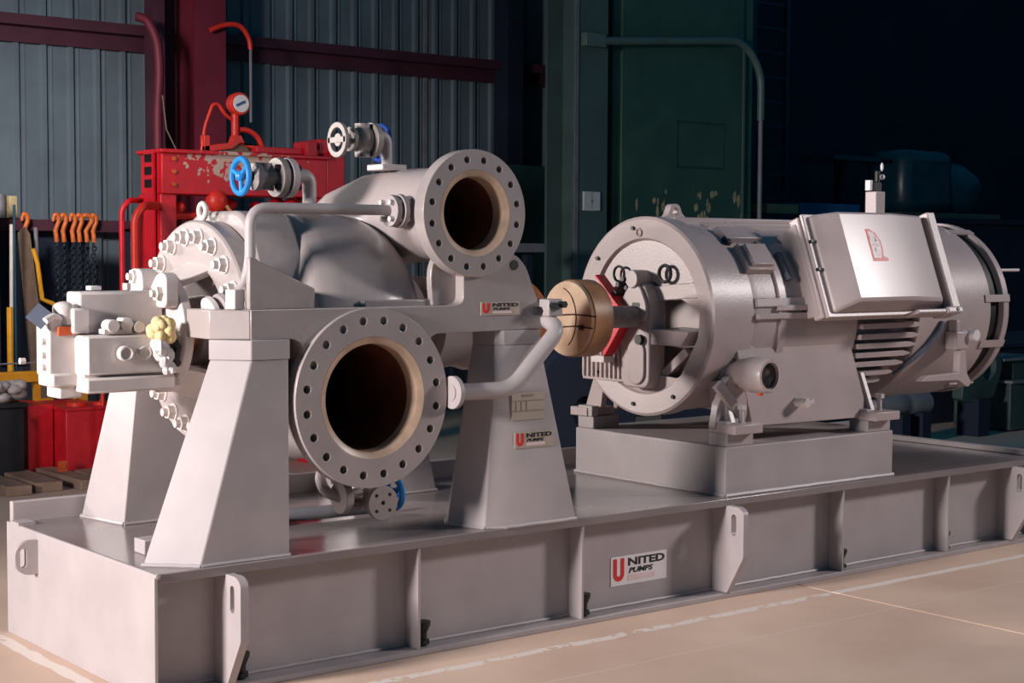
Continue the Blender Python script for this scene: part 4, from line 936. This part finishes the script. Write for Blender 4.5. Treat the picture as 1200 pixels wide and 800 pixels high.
solo('yellow_pole', MB().tube([(1.86, 6.05, 0), (1.86, 6.05, 1.05)], .022, 8), 'yellow', 'short yellow pole at left picture edge', 'pole')
solo('blue_pole', MB().tube([(1.90, 6.05, 0), (1.90, 6.05, 1.75)], .010, 8), 'teal', 'thin dark blue pole above yellow pole at left edge', 'pole')
shf = thing('wall_shelf', 'dark shelf plank at far left above tools', 'shelf', (1.95, 6.5, 1.64)); 
part('plank', MB().box(1.6, 2.2, 6.62, 6.9, 1.64, 1.67), 'navy', shf)
part('shelf_leg', MB().box(1.62, 1.66, 6.84, 6.88, 0, 1.64), 'navy', shf); part('shelf_leg', MB().box(2.14, 2.18, 6.84, 6.88, 0, 1.64), 'navy', shf)
solo('cream_box', MB().box(2.1, 2.16, 6.66, 6.8, 1.67, 1.83), 'flake', 'small cream box standing on dark shelf', 'box', bevel=.004)
solo('grey_can', MB().cyl((2.2 - .045, 6.7, 0), 'Z', 1.67, 1.8, .04, 16) if False else MB().cyl((2.05, 6.7, 0), 'Z', 1.67, 1.84, .035, 16), 'gbox', 'grey can standing left of cream box', 'can')

# yellow trestle with rag, red parts cabinet, timbers
yt = thing('yellow_trestle', 'yellow trestle rail on a short post left of red cabinet', 'trestle', (1.8, 5.6, 0))
part('rail', MB().box(1.3, 2.25, 5.58, 5.66, .57, .64), 'yellow', yt, bevel=.004)
part('post', MB().box(1.85, 1.89, 5.6, 5.64, .44, .58).box(1.86, 1.97, 5.58, 5.64, .425, .455), 'yellow', yt)
part('foot', MB().box(1.80, 1.86, 5.58, 5.64, .0, .42), 'yellow', yt)
part('far_leg', MB().box(1.32, 1.38, 5.6, 5.64, 0, .57), 'yellow', yt); part('far_leg', MB().box(2.17, 2.22, 5.6, 5.64, 0, .57), 'yellow', yt)
part('wire_rail', MB().tube([(1.3, 5.55, .70), (2.2, 5.55, .70)], .006, 6).box(2.1, 2.13, 5.55, 5.6, .62, .71).box(1.33, 1.36, 5.55, 5.6, .62, .71), 'gbox', yt)
cr_ = solo('dark_crate', MB().box(1.1, 1.56, 5.05, 5.35, 0, .46).box(1.08, 1.58, 5.03, 5.37, .46, .49), 'dark', 'dark crate under grey rag at left edge', 'crate', bevel=.005)
rgm = MB()
for k in range(14): rgm.sphere((1.5 + random.uniform(-.11, .06), 5.15 + random.uniform(-.06, .06), .55 + random.uniform(-.03, .05)), random.uniform(.04, .07), .06, random.uniform(.03, .05), 10, 7)
solo('grey_rag', rgm, 'cloth', 'bundled grey rag lying on dark crate', 'rag', ang=60)
rc = thing('red_cabinet', 'bright red floor box with round filler caps on top', 'cabinet', (1.95, 5.2, 0))
part('box', MB().box(1.80, 2.12, 4.97, 5.55, 0.0, .43), 'red', rc, bevel=.006)
part('top_plate', MB().box(1.79, 2.13, 4.96, 5.56, .43, .445), 'red', rc)
part('filler_cap', MB().cyl((1.93, 5.1, 0), 'Z', .445, .468, .065, 20), 'redhot', rc); part('filler_cap', MB().cyl((2.1, 5.1, 0), 'Z', .445, .462, .06, 20).sphere((2.1, 5.1, .47), .02, .02, .015, 10, 6), 'redhot', rc)
part('handle_post', MB().cyl((2.06, 5.0, 0), 'Z', .44, .66, .014, 10), 'redhot', rc)
part('rear_pod', MB().box(1.62, 1.79, 5.15, 5.5, 0, .46), 'red', rc, bevel=.005)
tl = ['widest timber at the left edge of the floor', 'middle weathered timber left of red cabinet', 'long timber running past red cabinet corner', 'short timber end under red cabinet']
for i, (x0, x1, y0, y1, a) in enumerate(((1.22, 1.37, 4.45, 5.2, 0), (1.43, 1.6, 4.5, 5.75, -2), (1.66, 1.79, 4.45, 5.9, 1), (1.83, 1.98, 4.40, 4.93, 3))):
    c = Vector(((x0 + x1) / 2, (y0 + y1) / 2, 0)); mx = Matrix.Translation(c) @ Matrix.Rotation(D2R(a), 4, 'Z') @ Matrix.Translation(-c)
    solo('floor_timber', MB().box(x0, x1, y0, y1, 0.0, .06, mx), 'wood', f'grey brown plank on floor, {tl[i]}', 'timber', 'timbers on the floor', bevel=.006)
solo('orange_tag', MB().box(1.70, 1.76, 4.86, 4.868, .062, .13).box(1.715, 1.745, 4.852, 4.861, .08, .11), 'sticker', 'small orange tag standing on timber before red cabinet', 'tag', at=(1.73, 4.86, .06))

# ================================================================== BACKGROUND MIDDLE / RIGHT
gc = thing('green_column', 'pale green building column left of green cabinet', 'column', (6.65, 5.6, 0))
part('flange', MB().box(6.46, 6.83, 5.5, 5.53, 0, 5.2), 'greenc', gc)
part('web', MB().box(6.63, 6.66, 5.53, 5.85, 0, 5.2), 'greenc', gc)
part('flange', MB().box(6.46, 6.83, 5.85, 5.88, 0, 5.2), 'greenc', gc)
part('edge_trim', MB().box(6.46, 6.50, 5.49, 5.5, 0, 4.0), 'gbox', gc)
so = thing('wall_socket', 'white square electric plate fixed to green column', 'socket', (6.65, 5.5, 1.8))
part('plate', MB().box(6.555, 6.74, 5.48, 5.5, 1.79, 1.95), 'plate', so, bevel=.004)
part('screw', MB().cyl((6.645, 0, 1.87), 'Y', 5.476, 5.482, .01, 8).box(6.643, 6.647, 5.478, 5.481, 1.80, 1.94), 'gbox', so, kind='stuff')
gk = thing('green_cabinet', 'tall green electrical cabinet with flaked paint behind motor', 'cabinet', (7.8, 6.0, 0))
part('body', MB().box(6.98, 8.72, 5.6, 6.5, 0, 4.4), 'green', gk, bevel=.02)
part('door', MB().box(7.06, 8.56, 5.575, 5.6, .2, 4.2), 'green', gk, bevel=.006)
part('hatch', MB().box(7.73, 8.31, 5.57, 5.576, 2.22, 2.58), 'green', gk, label='flush square hatch')
part('hatch_edge', MB().box(7.715, 7.725, 5.566, 5.576, 2.2, 2.6).box(7.715, 8.31, 5.566, 5.576, 2.595, 2.605).box(7.715, 8.31, 5.566, 5.576, 2.195, 2.205), 'greend', gk)
part('edge_strip', MB().box(8.55, 8.575, 5.566, 5.6, 1.5, 3.3), 'conduit', gk)
fk = MB()
for k in range(26):
    x = random.choice([7.5, 7.55, 7.62, 7.98, 8.05, 8.12, 8.18, 8.5, 7.2]) + random.uniform(-.06, .06); z = random.uniform(1.74, 2.0)
    w, h = random.uniform(.008, .03), random.uniform(.02, .07)
    fk.prism([(x - w, z), (x - w * .3, z - h), (x + w, z - h * .3), (x + w * .5, z + h), (x - w * .6, z + h * .7)], 'Y', 5.5735, 5.5755)
part('bare_patch', fk, 'flake', gk, kind='stuff', label='flaked bare patches')
cdn = thing('conduit_pipe', 'grey green conduit crossing cabinet and bending down its right edge', 'pipe', (7.6, 5.45, 1.5))
part('conduit', MB().tube([(6.66, 5.45, 3.2), (8.42, 5.45, 3.35), (8.66, 5.45, 3.1), (8.66, 5.45, 2.65)], .035, 12, .22), 'conduit', cdn, ang=60)
part('conduit_lower', MB().tube([(8.66, 5.45, 2.7), (8.66, 5.45, .02)], .022, 10), 'gbox', cdn)
part('junction_box', MB().box(6.52, 6.74, 5.42, 5.49, 3.15, 3.26), 'conduit', cdn, bevel=.004)
# dark cupboard behind the discharge flange
dc = thing('dark_cupboard', 'dark green cupboard against back wall behind discharge flange', 'cupboard', (6.7, 6.7, 0))
part('body', MB().box(6.35, 6.86, 6.3, 6.75, 0, 2.2), 'greend', dc, bevel=.01)
part('door', MB().box(6.40, 6.82, 6.28, 6.3, .1, 2.12), 'greend', dc, bevel=.005)
vp = thing('pipe_bundle', 'two pale vertical pipes right of dark cupboard', 'pipe', (6.95, 6.35, 0))
part('pipe', MB().cyl((6.90, 6.35, 0), 'Z', 0, 2.15, .014, 10), 'conduit', vp); part('pipe', MB().cyl((6.945, 6.35, 0), 'Z', 0, 2.1, .016, 10), 'conduit', vp)
gs = thing('grey_shelf_stand', 'grey flat-topped stand just right of the discharge flange', 'stand', (5.55, 5.1, 0))
part('top', MB().box(5.36, 5.74, 5.0, 5.25, 1.44, 1.51), 'gbox', gs, bevel=.004)
part('leg', MB().box(5.40, 5.46, 5.08, 5.14, 0, 1.44), 'navy', gs); part('leg', MB().box(5.62, 5.68, 5.08, 5.14, 0, 1.44), 'navy', gs)
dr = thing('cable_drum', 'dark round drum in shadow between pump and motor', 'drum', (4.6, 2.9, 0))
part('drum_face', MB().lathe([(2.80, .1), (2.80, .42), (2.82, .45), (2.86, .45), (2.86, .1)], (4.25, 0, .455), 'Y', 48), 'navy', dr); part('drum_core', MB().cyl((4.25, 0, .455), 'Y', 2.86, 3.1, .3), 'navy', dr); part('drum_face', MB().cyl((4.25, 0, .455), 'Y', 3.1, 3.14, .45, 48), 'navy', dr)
# right side dark benches and machine
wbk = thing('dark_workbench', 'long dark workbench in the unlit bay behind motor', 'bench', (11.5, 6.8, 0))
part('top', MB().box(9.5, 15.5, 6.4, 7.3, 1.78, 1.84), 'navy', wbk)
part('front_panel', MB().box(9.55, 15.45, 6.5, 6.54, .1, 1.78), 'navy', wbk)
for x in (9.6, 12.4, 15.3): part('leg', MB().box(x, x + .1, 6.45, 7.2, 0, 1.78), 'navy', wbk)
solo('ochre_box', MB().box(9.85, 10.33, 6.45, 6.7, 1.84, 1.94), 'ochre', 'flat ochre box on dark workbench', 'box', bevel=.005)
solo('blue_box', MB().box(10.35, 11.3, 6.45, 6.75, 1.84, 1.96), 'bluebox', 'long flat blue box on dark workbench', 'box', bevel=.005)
tbl = thing('parts_stand', 'dark stand with teal light coloured into its top edge behind the terminal box', 'stand', (11.4, 7.0, 1.84))
part('top', MB().box(11.05, 11.85, 6.6, 7.1, 2.44, 2.49), 'teal', tbl); part('post', MB().box(11.4, 11.5, 6.8, 6.9, 1.84, 2.44), 'navy', tbl)  # top coloured teal to stand for the light along its edge
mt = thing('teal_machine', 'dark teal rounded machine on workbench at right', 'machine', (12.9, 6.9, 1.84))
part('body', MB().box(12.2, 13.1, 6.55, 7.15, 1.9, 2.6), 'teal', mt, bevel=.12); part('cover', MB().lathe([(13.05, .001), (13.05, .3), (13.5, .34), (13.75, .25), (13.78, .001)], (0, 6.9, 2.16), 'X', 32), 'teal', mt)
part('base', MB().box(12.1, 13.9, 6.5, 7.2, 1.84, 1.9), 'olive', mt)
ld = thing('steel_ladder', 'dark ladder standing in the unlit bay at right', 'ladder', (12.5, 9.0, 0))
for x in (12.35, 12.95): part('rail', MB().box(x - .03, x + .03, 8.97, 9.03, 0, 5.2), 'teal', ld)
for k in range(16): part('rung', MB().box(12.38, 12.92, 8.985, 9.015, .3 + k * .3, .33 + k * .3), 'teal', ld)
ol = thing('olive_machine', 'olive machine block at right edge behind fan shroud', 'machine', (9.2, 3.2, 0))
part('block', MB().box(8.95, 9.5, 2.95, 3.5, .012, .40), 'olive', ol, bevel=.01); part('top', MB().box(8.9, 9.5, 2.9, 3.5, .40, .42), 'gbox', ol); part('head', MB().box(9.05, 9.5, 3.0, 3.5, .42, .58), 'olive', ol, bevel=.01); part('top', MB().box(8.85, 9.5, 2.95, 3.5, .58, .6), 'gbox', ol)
cc = thing('clamp_frame', 'olive C-shaped clamp on a stand under the fan shroud', 'clamp', (8.6, 3.0, 0))
part('clamp', MB().prism(rounded([(8.30, .3), (8.45, .26), (8.72, .3), (8.80, .45), (8.83, .55), (8.78, .66), (8.70, .70), (8.66, .66), (8.74, .60), (8.74, .5), (8.64, .42), (8.56, .5), (8.50, .62), (8.35, .62)], .03), 'Y', 2.95, 3.05), 'olive', cc, bevel=.006)
part('stand', MB().box(8.45, 8.6, 2.9, 3.1, 0, .3), 'navy', cc)
gy = thing('gas_bottle', 'grey cylinder with tapered end lying beyond motor pedestal', 'cylinder', (7.6, 3.0, 0))
part('shell', MB().lathe([(7.25, .001), (7.28, .05), (7.5, .085), (7.62, .085), (7.64, .08), (7.66, .085), (7.9, .085), (7.92, .001)], (0, 3.0, .30), 'X', 28), 'gbox', gy); part('cradle', MB().box(7.5, 7.6, 2.9, 3.1, 0, .23), 'navy', gy); part('cradle', MB().box(7.75, 7.85, 2.9, 3.1, 0, .23), 'navy', gy)

pl_ = thing('bay_shade_block', 'added low dark plinth in the unlit bay beyond baseplate end', 'blocker', (11.2, 4.3, 0))  # dark block added so the bay floor reads as shade
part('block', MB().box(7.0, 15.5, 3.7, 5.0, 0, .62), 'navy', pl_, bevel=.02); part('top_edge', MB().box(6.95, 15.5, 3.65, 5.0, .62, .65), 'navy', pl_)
